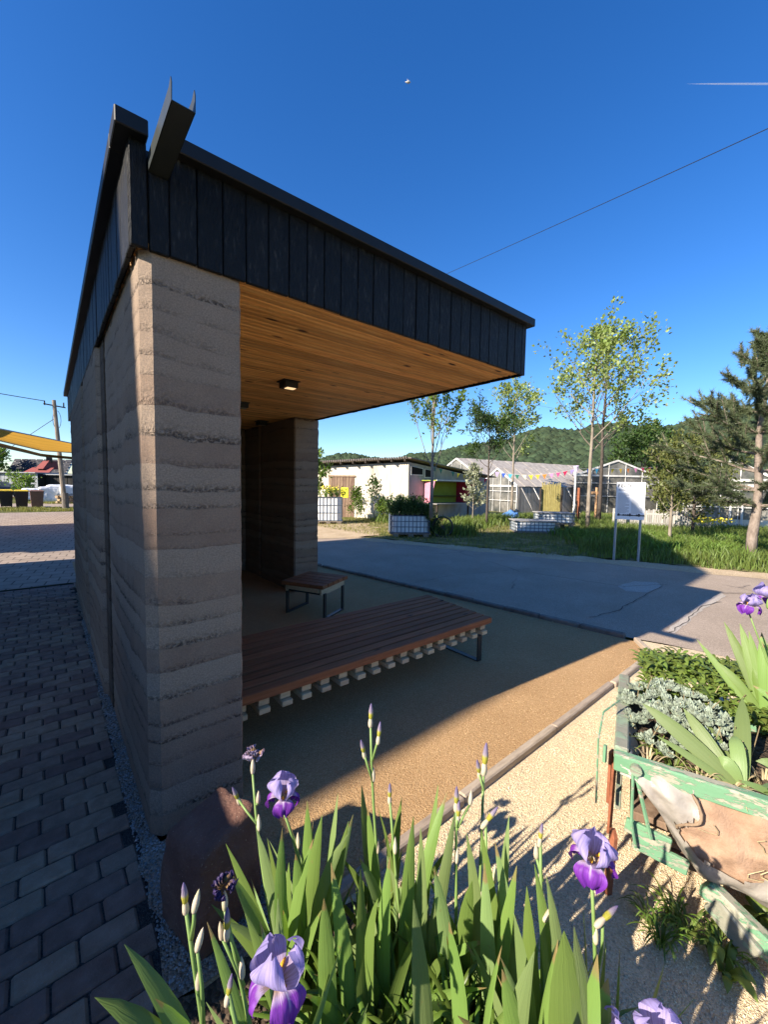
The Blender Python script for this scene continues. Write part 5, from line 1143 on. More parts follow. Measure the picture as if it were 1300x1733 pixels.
# ---- pine
def pine():
    r_ = np.random.RandomState(41); B = gp(1271, 946); t = thing('pine_tree', 'pine with long needle tufts and a reddish trunk at the right edge', 'tree', B); H = 5.75; n_ = 9
    pts = [B+np.array((.05*math.sin(i*.9), .04*math.cos(i*1.3)-.005*i, H*i/n_)) for i in range(n_+1)]
    pts[0] = B+np.array((.02, 0, -.05)); MB().tube(pts, [.125*(1-.86*i/n_) for i in range(n_+1)], 10).build('trunk', M['bark_pine'], t, True)
    mb = MB(); tuft = []; k = 0
    for lv, (z, L, m) in enumerate(((1.35, 1.9, 4), (1.75, 2.3, 5), (2.2, 2.4, 5), (2.65, 2.15, 5), (3.15, 2.1, 5), (3.65, 1.55, 5), (4.1, 1.25, 4), (4.6, .95, 4), (5.05, .62, 4), (5.45, .35, 3))):
        for j in range(m):
            a = j*2*math.pi/m+lv*.9+r_.uniform(-.3, .3); i = min(n_-1, int(z/H*n_)); q = pts[i]+(pts[i+1]-pts[i])*(z/H*n_-i); d = np.array((math.cos(a), math.sin(a), .12+.05*lv)); LL_ = L*.95*r_.uniform(.75, 1.15); P = [q]
            for s in range(7): d = d+r_.normal(0, .10, 3)+np.array((0, 0, .05)); d /= np.linalg.norm(d); P.append(P[-1]+d*LL_/7)
            mb.tube(P, [.038*(1-.11*s)*(1-lv*.05) for s in range(8)], 5)
            for s in range(2, 8):
                for w in range(2 if s < 7 else 1):
                    dd = P[s]-P[s-1]; dd /= np.linalg.norm(dd); sd2 = r_.normal(0, 1, 3); sd2 -= dd*sd2.dot(dd); sd2 /= np.linalg.norm(sd2); l2 = LL_*.20*r_.uniform(.6, 1.3); e = P[s]+(dd*.8+sd2*.8+np.array((0, 0, .35)))*l2 if s < 7 else P[s]+dd*.1
                    mb.tube([P[s], (P[s]+e)/2, e], [.014, .011, .008], 4); ax_ = e-P[s]; tuft.append((e, ax_/np.linalg.norm(ax_))); tuft.append((P[s], dd))
                    if r_.rand() < .9: tuft.append(((P[s]+e)/2, ax_/np.linalg.norm(ax_)))
    for s in range(4): tuft.append((pts[-1]-np.array((0, 0, .12*s)), np.array((0, 0, 1.))))
    mb.build('branches', M['bark_pine'], t); per = 125; N_ = len(tuft)*per
    E_ = np.repeat(np.array([a for a, b in tuft]), per, 0); A_ = np.repeat(np.array([b for a, b in tuft]), per, 0); P = E_-A_*r_.uniform(0, .42, (N_, 1)); d = A_*.75+r_.normal(0, .55, (N_, 3)); d /= np.linalg.norm(d, axis=1)[:, None]
    s = r_.normal(0, 1, (N_, 3)); s -= d*(s*d).sum(1)[:, None]; s /= np.linalg.norm(s, axis=1)[:, None]; L = r_.uniform(.07, .155, (N_, 1)); w = .0065
    V = np.stack((P-s*w, P+s*w, P+d*L), 1).reshape(-1, 3); link('needles', fastmesh('needles', V-B, np.arange(N_*3).reshape(-1, 3), M['needle']), t)
pine()

# ================================================================ GRASS
def grass(name, pts, h, w, mt, seed, bend=.35):
    r_ = np.random.RandomState(seed); n_ = len(pts); P = np.c_[pts, np.zeros(n_)]; a = r_.uniform(0, 6.28, n_); H = (h(pts) if callable(h) else h)*r_.uniform(.45, 1.15, n_); b = bend*H*r_.uniform(.2, 1.3, n_); s = np.stack((np.cos(a), np.sin(a), 0*a), 1); ba = r_.uniform(0, 6.28, n_); bd = np.stack((np.cos(ba), np.sin(ba), 0*ba), 1); W_ = (w*r_.uniform(.6, 1.3, n_))[:, None]
    m_ = P+bd*(b*.25)[:, None]+np.array((0, 0, 1))*(H*.6)[:, None]; t_ = P+bd*b[:, None]+np.array((0, 0, 1))*H[:, None]
    V = np.stack((P-s*W_*.5, P+s*W_*.5, m_+s*W_*.42, m_-s*W_*.42, t_), 1).reshape(-1, 3); k = (np.arange(n_)*5)[:, None]; F = np.concatenate((k+np.array((0, 1, 2)), k+np.array((0, 2, 3)), k+np.array((3, 2, 4))))
    o = link(name, fastmesh(name, V, F, M[mt])); o['kind'] = 'stuff'; return o
def road_off(p):       # distance beyond the road's far edge
    q = np.array(ROAD_FAR); ys = q[:, 1]; return p[:, 0]-np.interp(p[:, 1], ys, q[:, 0])
g1 = np.random.RandomState(6)
def area(n_, x0, x1, y0, y1, cond):
    p = np.stack((g1.uniform(x0, x1, n_), g1.uniform(y0, y1, n_)), 1); return p[cond(p)]
boardx = 10.6
tall = area(90000, 8.5, 26, -6, 9.5, lambda p: (road_off(p) > .55+.5*np.sin(p[:, 1]*3)**2*.6) & (p[:, 1] < 2.4+(p[:, 0]-9.5)*.45) & ((p[:, 1] > -2.2) | (p[:, 0] > 12)) & (np.hypot(p[:, 0]-12.9, p[:, 1]-5.5) > 1.0))
grass('tall_meadow_grass', tall, lambda p: .10+.20*np.clip((road_off(p)-.4)/1.4, 0, 1)*(1+.35*np.sin(p[:, 0]*1.7+p[:, 1]*2.3)), .021, 'grass', 1, .5)
low = area(42000, 8, 24, 2.0, 15, lambda p: (road_off(p) > .35) & (p[:, 1] >= 2.4+(p[:, 0]-9.5)*.45) & (p[:, 1] < 16-.35*(p[:, 0]-9)) & (np.sin(p[:, 0]*1.3+p[:, 1]*.9)+g1.normal(0, .6, len(p)) > -.9))
grass('lawn_grass', low, .10, .014, 'grass_dry', 2, .6)
weeds = np.concatenate([np.array(U3(u, d)[:2])+g1.normal(0, .45, (900, 2)) for u, d in ((768, 14.5), (790, 17), (815, 18.5), (850, 20), (905, 21), (945, 20.5), (700, 19.2), (665, 19))])
wd2 = np.concatenate([np.array(U3(u, d)[:2])+g1.normal(0, .35, (420, 2)) for u, d in ((1010, 12.8), (1075, 12.2), (1110, 13.5), (1160, 12.6), (1200, 11.6), (1235, 13.2), (1140, 11.0), (980, 14.4), (1225, 10.8), (1290, 11.6))]); grass('weeds', wd2, .34, .045, 'leaf_spring', 8, .8)
grass('weeds', weeds, .42, .03, 'grass', 3, .5)
gb = np.concatenate([np.array(U3(u, d)[:2])+g1.normal(0, 1, (500, 2))*np.array((1.0, .25)) for u, d in ((5, 22.5), (30, 22.4), (60, 22.3), (95, 22.3), (120, 22.3), (130, 22.3), (85, 29), (105, 29), (125, 29))])
grass('yard_edge_grass', gb, .16, .02, 'grass_dry', 4, .6)
# ================================================================ SMALL THINGS IN THE SKY
def vap():
    g = N('thin_vapour'); d = g.pbsdf((.9, .9, .9), 1., 0.); t_ = g.n('BsdfTransparent'); m = g.n('MixShader'); m.inputs[0].default_value = .16; g.l(t_.outputs[0], m.inputs[1]); g.l(d, m.inputs[2]); return g.done(m.outputs[0])
M['vapour'] = vap()
t = at(1233, 142, 900); d = CAM_R*92; o = MB().tube([t-d, t-d*.3, t+d*.3, t+d*1.2], [.1, 1.2, 1.5, 1.7], 8).build('contrail', M['vapour'], None, loc=tuple(t)); tag(o, 'faint white contrail near the right edge of the sky', 'contrail')
P = at(691, 139, 14); b = MB(); b.tube([P-CAM_R*.10, P, P+CAM_R*.08], [.01, .045, .015], 6); b.tube([P-CAM_R*.03+CAM_U*.10, P+CAM_U*.02, P+CAM_U*.08+CAM_R*.05], [.005, .02, .005], 5); o = b.build('bird', M['grey_plank'], None, True, loc=tuple(P)); tag(o, 'small grey bird high in the blue sky above the shelter', 'bird')
# ================================================================ IRISES
def blade(P0, P1, Pc, w, fn, n_=9, fold=.14):
    """sword leaf along a bezier; fn = facing normal; returns verts, quads, uv"""
    V = []; UV = []; P0, P1, Pc = (np.asarray(a, float) for a in (P0, P1, Pc))
    for i in range(n_+1):
        t_ = i/n_; p = (1-t_)**2*P0+2*t_*(1-t_)*Pc+t_*t_*P1; d = 2*(1-t_)*(Pc-P0)+2*t_*(P1-Pc); d = d/(np.linalg.norm(d)+1e-9); s = np.cross(d, fn); s /= np.linalg.norm(s)+1e-9; nn = np.cross(s, d)
        ww = w*.5*(.72+.28*min(1, t_/.35))*(1-max(0, (t_-.56)/.44)**2.3)+.0006; V += [p-s*ww, p+nn*ww*fold*2, p+s*ww]; UV += [(0, t_), (.5, t_), (1, t_)]
    F = [(i*3+k, i*3+k+1, (i+1)*3+k+1, (i+1)*3+k) for i in range(n_) for k in (0, 1)]
    return np.array(V), np.array(F), np.array(UV)
def leaf_obj(parent, P0, P1, bend, w, fn, mt, name='leaf'):
    P0 = np.asarray(P0, float); P1 = np.asarray(P1, float); Pc = (P0+P1)/2+np.asarray(bend, float); V, F, UV = blade(P0, P1, Pc, w, fn)
    return link(name, fastmesh(name, V-np.array(base_of(parent)), F, mt, True, UV), parent)
def grid(nu, nv, fn):
    V = []; UV = []
    for j in range(nv+1):
        for i in range(nu+1): u, v = i/nu, j/nv; V.append(fn(u, v)); UV.append((u, v))
    F = np.array([(j*(nu+1)+i, j*(nu+1)+i+1, (j+1)*(nu+1)+i+1, (j+1)*(nu+1)+i) for j in range(nv) for i in range(nu)]); return np.array(V), F, np.array(UV)
def petal_mesh(kind, seed, mt):
    r_ = np.random.RandomState(seed); ph = r_.uniform(0, 6.28, 6)
    def std(u, v):
        x = (u-.5)*2; w = (.010+.034*math.sin(math.pi*min(1, v*.93)**.85))*(1 if v < .97 else .8); r0 = .010+.036*math.sin(v*math.pi*.86)**1.0; z = .074*v-.004*v*x*x*2
        ruf = .006*v*math.sin(x*6+ph[0]+v*3)+.005*v*v*abs(x)*math.sin(x*17+ph[1]+v*9); return (r0+ruf-.010*x*x*(1-.5*v), w*x, z+.004*v*math.sin(x*7+ph[2])-.007*v*v*abs(x))
    def fal(u, v):
        x = (u-.5)*2; w = .009+.030*math.sin(math.pi*min(1, (v*.95)**1.25)); r0 = .006+.052*math.sin(min(1, v*1.15)*math.pi*.5)+(-.010*max(0, v-.55)); z = .014*math.sin(v*math.pi*.75)-.070*max(0, v-.28)**1.35
        return (r0-.006*x*x*v+.004*v*math.sin(x*7+ph[3]), w*x, z-.012*x*x*v+.0035*v*math.sin(x*9+ph[4])+.004*v*v*abs(x)*math.sin(x*19+v*8+ph[5]))
    def wil(u, v):
        x = (u-.5)*2; w = .004+.014*math.sin(math.pi*min(1, v*.9)); a = v*2.2+ph[5]*.15; return (.008+.026*math.sin(a)+.004*math.sin(x*9+v*14+ph[0]), w*x+.004*math.sin(v*12+ph[1]), .036*math.sin(a*.8+.3)-.02*v+.006*math.sin(x*8+v*10+ph[2]))
    f = {'standard_petal': std, 'fall_petal': fal, 'wilted_petal': wil}[kind]; V, F, UV = grid(14, 14, f); return fastmesh(kind, V, F, mt, True, UV)
PM = {('standard_petal', k): petal_mesh('standard_petal', k, M['standard']) for k in range(4)}
PM.update({('fall_petal', k): petal_mesh('fall_petal', 10+k, M['fall']) for k in range(4)})
PM.update({('wilted_petal', k): petal_mesh('wilted_petal', 20+k, M['wilted']) for k in range(4)})
PM.update({('wilt_dark', k): petal_mesh('wilted_petal', 30+k, M['wilt_dark']) for k in range(4)})
beard_me = MB().tube([(.010, 0, .006), (.022, 0, .013), (.034, 0, .014)], [.003, .0042, .0028], 6).mesh('beard', M['beard'], True)
def spindle(b, P, d, L, r0, n_=7):
    d = np.asarray(d, float); d /= np.linalg.norm(d); b.tube([np.asarray(P)+d*L*f for f in (0, .12, .3, .5, .7, .88, 1.)], [r0*k for k in (.45, .85, 1., .95, .72, .38, .06)], n_)
def flower(parent, P, axis, yaw, s, kind='open'):
    P = np.asarray(P, float); b = MB(); ax_ = np.asarray(axis, float); ax_ /= np.linalg.norm(ax_); spindle(b, P-ax_*.055*s, ax_, .062*s, .0085*s, 7)
    f = b.build('flower', M['sheath'] if kind != 'open' else M['stem'], parent, True); z = Vector(ax_); q = Vector((0, 0, 1)).rotation_difference(z).to_matrix().to_4x4() @ Matrix.Rotation(yaw, 4, 'Z'); off = Vector(P)-Vector(base_of(parent))
    def put(key, name, a, sc, tilt=0):
        o = link(name, key, f); o.matrix_local = Matrix.Translation(off) @ q @ Matrix.Rotation(a, 4, 'Z') @ Matrix.Rotation(tilt, 4, 'Y') @ Matrix.Scale(sc, 4)
    rr_ = np.random.RandomState(int(abs(P[0]*1000)+abs(P[1]*777)) % 9999)
    if kind == 'open':
        for k in range(3):
            put(PM[('standard_petal', rr_.randint(4))], 'standard_petal', R(60+120*k), s*rr_.uniform(.95, 1.08), rr_.uniform(-.05, .18)); put(PM[('fall_petal', rr_.randint(4))], 'fall_petal', R(120*k), s*rr_.uniform(.95, 1.08), rr_.uniform(-.12, .15)); put(beard_me, 'beard', R(120*k), s)
    else:
        kk = 'wilted_petal' if kind == 'wilted' else 'wilt_dark'
        for k in range(6): put(PM[(kk, rr_.randint(4))], 'wilted_petal', R(60*k+rr_.uniform(-20, 20)), s*rr_.uniform(.7, 1.1), rr_.uniform(-.8, .3))
    return f
def bud(parent, P, d, s=1., mt='bud', name='bud'):
    d = np.asarray(d, float); d /= np.linalg.norm(d); L = .062*s; V = []; UV = []; nv, nu = 9, 8; a = np.cross(d, (0, 1, .1)); a /= np.linalg.norm(a); c = np.cross(d, a); fr = (0, .15, .3, .45, .58, .7, .82, .92, .97, 1.); rad = (.5, .85, 1., .96, .85, .74, .55, .34, .2, .03)
    for j in range(nv+1):
        for i in range(nu): t_ = 2*math.pi*i/nu+fr[j]*1.6; V.append(np.asarray(P)+d*L*fr[j]+(a*math.cos(t_)+c*math.sin(t_))*.0085*s*rad[j]); UV.append((i/nu, fr[j]))
    F = np.array([(j*nu+i, j*nu+(i+1) % nu, (j+1)*nu+(i+1) % nu, (j+1)*nu+i) for j in range(nv) for i in range(nu)]); o = link(name, fastmesh(name, np.array(V)-np.array(base_of(parent)), F, M[mt], True, np.array(UV)), parent)
    b = MB(); spindle(b, np.asarray(P)-d*.030*s, d, .048*s, .0088*s, 7); b.build('sheath', M['sheath'], o, True); return o
TOCAM = lambda P: (CAM_C-np.asarray(P))/np.linalg.norm(CAM_C-np.asarray(P))
r6 = np.random.RandomState(21)
IR = []     # plants: base, label
def iris(label, base, group='irises in the planting soil'):
    t = thing('iris_plant', label, 'iris', base, group); IR.append((np.array(base), t)); return t
def stem(t, pts, r0=.0065): MB().tube(pts, [r0*(1-.35*i/(len(pts)-1)) for i in range(len(pts))], 7).build('stem', M['stem'], t, True)
def curve(P0, P1, bow, n_=7): return [lerp(P0, P1, f)+np.asarray(bow)*4*f*(1-f) for f in np.linspace(0, 1, n_)]
UP = np.array((0, 0, 1.))
def flowering(label, head, base, kind, s=1., yaw=0., axis=(0, 0, 1), bow=(0, 0, 0), buds=(), wl=()):
    """head = top point; buds = list of ((u,v,depth), direction)"""
    base = np.array((base[0], base[1], .01)); t = iris(label, base); head = np.asarray(head); axis = np.asarray(axis, float)/np.linalg.norm(axis)
    pts = curve(base, head-axis*.05*s, bow); stem(t, pts)
    if kind == 'bud': bud(t, head-axis*.04, axis, s)
    elif kind: flower(t, head, axis, yaw, s, kind)
    for (P, d, kd, f) in buds:
        P = np.asarray(P); q = lerp(base, head, f)+np.asarray(bow)*4*f*(1-f); d = np.asarray(d, float)/np.linalg.norm(d); MB().tube([q, (q+P)/2+d*.0-UP*.006, P-d*.02], [.0048, .0042, .0036], 6).build('side_stem', M['stem'], t, True)
        if kd == 'bud': bud(t, P-d*.02, d, .9)
        elif kd == 'dry': b = MB(); spindle(b, P-d*.025, d, .05, .0075, 7); b.build('dry_sheath', M['sheath'], t, True)
        else: flower(t, P, d, 1.0, s*.9, kd)
    for f in (.45, .72):
        b = MB(); q = lerp(base, head, f)+np.asarray(bow)*4*f*(1-f); spindle(b, q, (head-base)/np.linalg.norm(head-base)+np.array((.15, .05, 0)), .05, .0075); b.build('bract', M['sheath'], t, True)
    return t
A_ = at
flowering('half wilted pale iris bloom on a tall stem in front of the front pier', A_(428, 1285, 1.40), (.22, -1.02), 'wilted', .95, .4, (.05, .05, 1), (-.02, 0, 0), [(A_(399, 1345, 1.40), (-.35, 0, 1), 'bud', .74), (A_(437, 1350, 1.38), (.05, 0, 1), 'dry', .82)])
flowering('open violet iris with dark falls between the front pier and the bench', A_(479, 1347, 1.38), (.30, -1.02), 'open', .95, 2.2, (.0, -.05, 1), (.03, 0, 0), [])
flowering('tall iris stem with three pointed buds in front of the slatted bench', A_(628, 1200, 1.45), (.54, -1.12), 'bud', 1.0, 0, (.02, 0, 1), (-.01, .01, 0), [(A_(642, 1238, 1.43), (.12, 0, 1), 'bud', .80), (A_(614, 1266, 1.44), (-.25, 0, 1), 'bud', .72)])
flowering('open lilac iris with a yellow beard in front of the pale gravel', A_(1003, 1452, 1.05), (.66, -1.77), 'open', .92, math.atan2(CAM_C[1]+1.69, CAM_C[0]-.73)-.05, (0, 0, 1), (.01, 0, 0), [(A_(1030, 1548, 1.03), (.9, -.3, .35), 'bud', .62)])
flowering('large lilac iris with orange beards nearest to the stone, low in the picture', A_(468, 1660, .78), (.02, -1.50), 'open', .92, 2.7, (.1, .1, 1), (0, 0, 0), [])
flowering('pale lilac iris cut by the bottom edge, left of its neighbour', A_(1012, 1762, .80), (.36, -1.98), 'open', .88, .3, (0, 0, 1))
flowering('pale lilac iris cut by the bottom edge, nearest to the cart', A_(1120, 1778, .78), (.50, -2.02), 'open', .88, 1.3, (0, 0, 1))
flowering('shrivelled dark iris bloom before the sandstone block', A_(380, 1510, .95), (.06, -1.30), 'dark', .85, 0, (0, 0, 1), (0, 0, 0), [(A_(384, 1560, .94), (.03, 0, 1), 'bud', .78), (A_(374, 1575, .95), (-.1, 0, 1), 'dry', .70)])
flowering('slender iris stem with a dark bud beside the sandstone block', A_(311, 1502, .88), (-.06, -1.28), 'bud', .85, 0, (-.05, 0, 1), (0, 0, 0), [(A_(332, 1525, .88), (.25, 0, 1), 'dry', .86), (A_(338, 1590, .88), (.3, 0, 1), 'dry', .62)])
flowering('iris stem with a large dark bud over the edging board', A_(822, 1275, 1.38), (.62, -1.42), 'bud', 1.25, 0, (.1, 0, 1), (0, 0, 0), [(A_(810, 1300, 1.38), (-.25, 0, 1), 'bud', .86)])
flowering('iris stem with two close buds left of the edging board', A_(773, 1340, 1.28), (.56, -1.40), 'bud', .95, 0, (0, 0, 1), (0, 0, 0), [(A_(776, 1372, 1.28), (.06, 0, 1), 'bud', .86), (A_(797, 1350, 1.30), (.1, 0, 1), 'dry', .85)])
flowering('iris stem leaning right with a half open bud over the pale gravel', A_(838, 1372, 1.25), (.60, -1.50), 'bud', .9, 0, (.8, -.4, 1), (0, 0, 0), [])
flowering('iris stem with brownish dry sheaths left of the open lilac iris', A_(918, 1395, 1.12), (.60, -1.66), 'bud', .7, 0, (.2, 0, 1), (0, 0, 0), [(A_(908, 1440, 1.12), (-.1, 0, 1), 'dry', .82), (A_(930, 1545, 1.05), (.6, -.2, .6), 'dry', .60)])
flowering('short iris stem with one narrow bud in the middle of the leaves', A_(660, 1330, 1.32), (.48, -1.28), 'bud', .8, 0, (0, 0, 1))
flowering('small iris stem with a pale sheath among leaves at lower left', A_(392, 1650, .82), (.03, -1.42), 'bud', .7, 0, (.2, 0, 1))

# leaf fans: visible leaf tips (taken as true points in space) hung on the nearest plant foot
tips = [(478, 1400, 1.22, .042), (500, 1445, 1.18, .045), (433, 1400, 1.32, .040), (452, 1418, 1.3, .040), (520, 1355, 1.36, .045), (545, 1380, 1.33, .045), (572, 1343, 1.4, .046), (590, 1390, 1.28, .045), (612, 1328, 1.42, .044), (598, 1378, 1.35, .044), (640, 1368, 1.30, .046), (622, 1365, 1.36, .040), (680, 1350, 1.36, .046), (700, 1382, 1.25, .050), (712, 1400, 1.22, .044), (742, 1328, 1.38, .044), (757, 1340, 1.36, .046), (770, 1375, 1.28, .04), (790, 1410, 1.2, .046), (815, 1405, 1.2, .046), (838, 1425, 1.18, .044), (862, 1380, 1.22, .045), (820, 1460, 1.12, .046), (735, 1470, 1.12, .044), (700, 1522, 1.02, .056), (800, 1490, 1.1, .048), (905, 1462, 1.08, .050), (925, 1482, 1.05, .046), (892, 1500, 1.05, .048), (875, 1465, 1.12, .044), (972, 1568, .80, .070), (1012, 1615, .78, .062), (945, 1590, .86, .056), (870, 1545, .95, .052),
        (382, 1428, 1.32, .038), (392, 1480, 1.20, .042), (414, 1545, 1.05, .042), (440, 1560, 1.02, .04), (470, 1520, 1.06, .044), (350, 1560, 1.0, .036), (560, 1460, 1.14, .046), (610, 1470, 1.12, .046), (660, 1450, 1.15, .044), (548, 1520, 1.02, .05), (640, 1520, 1.02, .048), (760, 1560, .98, .05), (850, 1600, .88, .055), (590, 1410, 1.22, .04), (530, 1420, 1.2, .042), (905, 1610, .84, .058)]
feet = [np.array((x, y, .01)) for x, y in ((.06, -1.22), (.20, -1.02), (.33, -1.08), (.46, -1.16), (.56, -1.26), (.40, -1.28), (.54, -1.40), (.62, -1.50), (.66, -1.62), (.30, -1.30), (.16, -1.34), (.44, -1.50), (.56, -1.66), (.50, -1.80), (.30, -1.52), (.12, -1.48), (.62, -1.80), (.00, -1.34), (.40, -1.70), (.22, -1.66))]
fans = {}
def fan(k):
    if k not in fans:
        p = feet[k]; j = int(np.argmin([np.hypot(*(b[:2]-p[:2])) if b[1] > -1.95 else 9 for b, _ in IR[:15]])); q, t = IR[j]
        if np.hypot(*(q[:2]-p[:2])) < .13 and t.name not in [f[1].name for f in fans.values()]: fans[k] = (q, t)
        else: fans[k] = (p, iris('leafy iris fan without bloom in the iris bed', p, 'leafy iris fans'))
    return fans[k]
for i, (u, v, d, w) in enumerate(tips):
    P = A_(u, v, d); k = int(np.argmin([np.hypot(*(f[:2]-P[:2]))+.04*((i*7+j*5) % 5) for j, f in enumerate(feet)])); p, t = fan(k)
    f0 = p+np.array((r6.normal(0, .018), r6.normal(0, .018), 0)); c = TOCAM(P); fn = c+r6.normal(0, .45, 3)+np.array((-.5, 0, 0)); hz = P-f0; hz[2] = 0
    leaf_obj(t, f0, P, -hz*.30+r6.normal(0, .034, 3)+UP*.05*np.linalg.norm(hz), w*.92, fn, M['iris_leaf'] if r6.rand() < .6 else M['iris_leaf_grey'])
for k in range(len(feet)):                      # fill every fan with lower leaves behind and between the tall ones
    p, t = fan(k); a0 = r6.uniform(0, 6.28); nl = 4 if (p[1] < -1.4 and .08 < p[0] < .46) else 14
    for i in range(nl):
        a = a0+(i-nl/2)*.20+(math.pi if i % 2 else 0); L = r6.uniform(.22, .52); out = r6.uniform(.05, .30); P = p+np.array((math.cos(a)*out, math.sin(a)*out, L)); f0 = p+np.array((math.cos(a), math.sin(a), 0))*.02
        fn = np.array((-math.sin(a), math.cos(a), .15))+r6.normal(0, .35, 3); leaf_obj(t, f0, P, -np.array((math.cos(a), math.sin(a), 0))*out*.45+r6.normal(0, .02, 3), r6.uniform(.026, .043), fn, M['iris_leaf'] if r6.rand() < .6 else M['iris_leaf_grey'])
# broad arching leaves at lower left and lower right
tl = iris('low iris with broad back lit leaves arching over the pavers', (-.02, -1.36, .01), 'irises in the planting soil'); tl_ = IR[-1][0]
for (u, v, d, w, b) in ((160, 1688, .86, .052, .10), (210, 1598, .92, .040, .05), (200, 1745, .84, .05, .10), (262, 1690, .84, .035, .06)):
    P = A_(u, v, d); leaf_obj(tl, tl_+np.array((r6.normal(0, .012), r6.normal(0, .012), .12)), P, UP*b*1.3+np.array((.02, 0, .05)), w*1.05, np.array((-.25, .25, 1.)), M['iris_leaf'])
tr_ = iris('low iris with the broadest leaves, right of the daylily blades', (.43, -1.78, .01), 'irises in the planting soil'); q = IR[-1][0]
for (u, v, d, w, b) in ((955, 1575, .80, .075, .09), (915, 1735, .72, .06, .05), (1030, 1655, .82, .060, .05), (800, 1745, .72, .055, .06), (850, 1640, .85, .05, .05)):
    P = A_(u, v, d); leaf_obj(tr_, q+np.array((r6.normal(0, .015), r6.normal(0, .015), .15)), P, UP*b*1.2, w, np.array((-.45, -.35, .8)), M['iris_leaf'])
# narrow arching daylily blades in the dark centre
def tuft(name, label, ctr, n_, L, w, mt, seed, cat='plant', group=None, spread=.75):
    r_ = np.random.RandomState(seed); ctr = np.array(ctr, float); t = thing(name, label, cat, ctr, group); VV = []; FF = []; UU = []; k = 0
    for i in range(n_):
        a = r_.uniform(0, 6.28); l = L*r_.uniform(.6, 1.15); h = np.array((math.cos(a), math.sin(a), 0)); p = ctr+h*r_.uniform(0, .03); tip = p+h*l*spread*r_.uniform(.5, 1.1)+UP*l*r_.uniform(.25, .6); Pc = p+h*l*.22+UP*l*.75
        V, F, UV = blade(p, tip, Pc, w*r_.uniform(.7, 1.2), np.array((-h[0]*.6, -h[1]*.6, 1.)), 8, .2); VV.append(V); FF.append(F+k); UU.append(UV); k += len(V)
    link('blades', fastmesh('blades', np.concatenate(VV)-ctr, np.concatenate(FF), M[mt], True, np.concatenate(UU)), t); return t
for i, (x, y, n_) in enumerate(((.24, -1.38, 34), (.34, -1.42, 34), (.22, -1.56, 30), (.38, -1.58, 34), (.30, -1.72, 30), (.14, -1.62, 26), (.46, -1.66, 26))):
    tuft('daylily_clump', 'clump of narrow arching green blades in the dark middle of the iris bed', (x, y, .012), n_+22, .58, .012, 'blade', 60+i, 'daylily', 'daylily clumps in the iris bed')

# ================================================================ CART
E1 = np.array((.325, -.946, 0)); E2 = np.array((.946, .325, 0)); CA = np.array((1.512, -1.475, 0)); ZR = .60     # near corner; E1 along the near rail, E2 to the far rail
def cp(a, c, z): return CA+E1*a+E2*c+UP*z
RC = np.stack((E1, E2, UP), 1); LC, WC = 1.75, .78
t = thing('garden_cart', 'old green painted wooden cart used as a planter with sagging plastic lining', 'cart', cp(.8, .4, 0)); CT = t
MB().beam(cp(-.025, 0, ZR-.035), cp(LC, .0, ZR-.035), .045, .075, UP, .006).build('rail', M['green_paint'], t); MB().beam(cp(-.03, WC, ZR-.085), cp(LC, WC, ZR-.085), .045, .07, UP, .006).build('rail', M['green_paint'], t)
MB().beam(cp(-.0, .03, ZR-.02), cp(.0, WC+.06, ZR-.02), .055, .06, UP, .006).build('end_rail', M['green_worn'], t); MB().beam(cp(LC, -.03, ZR-.02), cp(LC, WC+.03, ZR-.02), .05, .06, UP, .006).build('end_rail', M['green_worn'], t)
# stakes, straps, rods
for (a, c, dz) in ((LC, -.03, 0), (LC, WC+.03, 0)):
    MB().beam(cp(a, c, .0), cp(a-.01, c, ZR+.02), .035, .05, UP, .005).build('stake', M['green_worn'], t)
MB().tube([cp(-.02, -.045, .0), cp(-.017, -.05, .10), cp(-.01, -.048, .26), cp(-.015, -.04, .285)], [.017, .018, .017, .012], 6).build('rusty_strap', M['rust'], t)
MB().beam(cp(-.035, .06, .33), cp(-.035, .06, .565), .012, .036, UP).build('rusty_strap', M['rust'], t); MB().beam(cp(-.028, .02, .22), cp(-.022, .0, .55), .01, .03, UP).build('rusty_strap', M['rust'], t)
b = MB(); b.tube([cp(-.085, .06, .30), cp(-.09, .06, .60), cp(-.08, .20, .66), cp(-.02, .34, .67)], .0045, 6); b.build('bent_rod', M['green_paint'], t)
MB().beam(cp(-.06, .0, .54), cp(-.06, .0, .615), .012, .016, UP).build('hook', M['green_paint'], t)
b = MB(); b.tube([cp(.045, -.035, .57), cp(.05, -.04, .34), cp(.07, -.035, .24)], .006, 6); b.tube([cp(.05, -.03, .57), cp(.12, -.03, .30)], .008, 6); b.build('stay_rod', M['green_paint'], t)
b = MB(); b.tube([cp(.055, -.025, ZR-.03), cp(.055, -.045, ZR-.03)], .022, 10); b.build('bolt', M['green_worn'], t)
for a0, z0, a1, z1 in ((.03, .30, .19, .28), (.06, .24, .25, .215)): MB().beam(cp(a0, .0, z0), cp(a1, .0, z1), .02, .06, UP, .004).build('side_slat', M['green_paint'], t)
MB().beam(cp(.06, .10, .17), cp(.50, .10, .165), .03, .05, UP, .004).build('cross_plank', M['old_plank'], t)
MB().beam(cp(.30, -.03, .20), cp(.60, -.10, .03), .05, .075, UP, .006).build('leg_shaft', M['green_paint'], t); MB().beam(cp(.32, -.05, .16), cp(.44, -.10, .07), .03, .08, UP, .006).build('leg_brace', M['green_worn'], t)
MB().cbox(cp(LC/2, WC/2+.08, .22), (LC/2-.05, WC/2-.10, .02), .004, RC).build('floor_board', M['old_plank'], t)
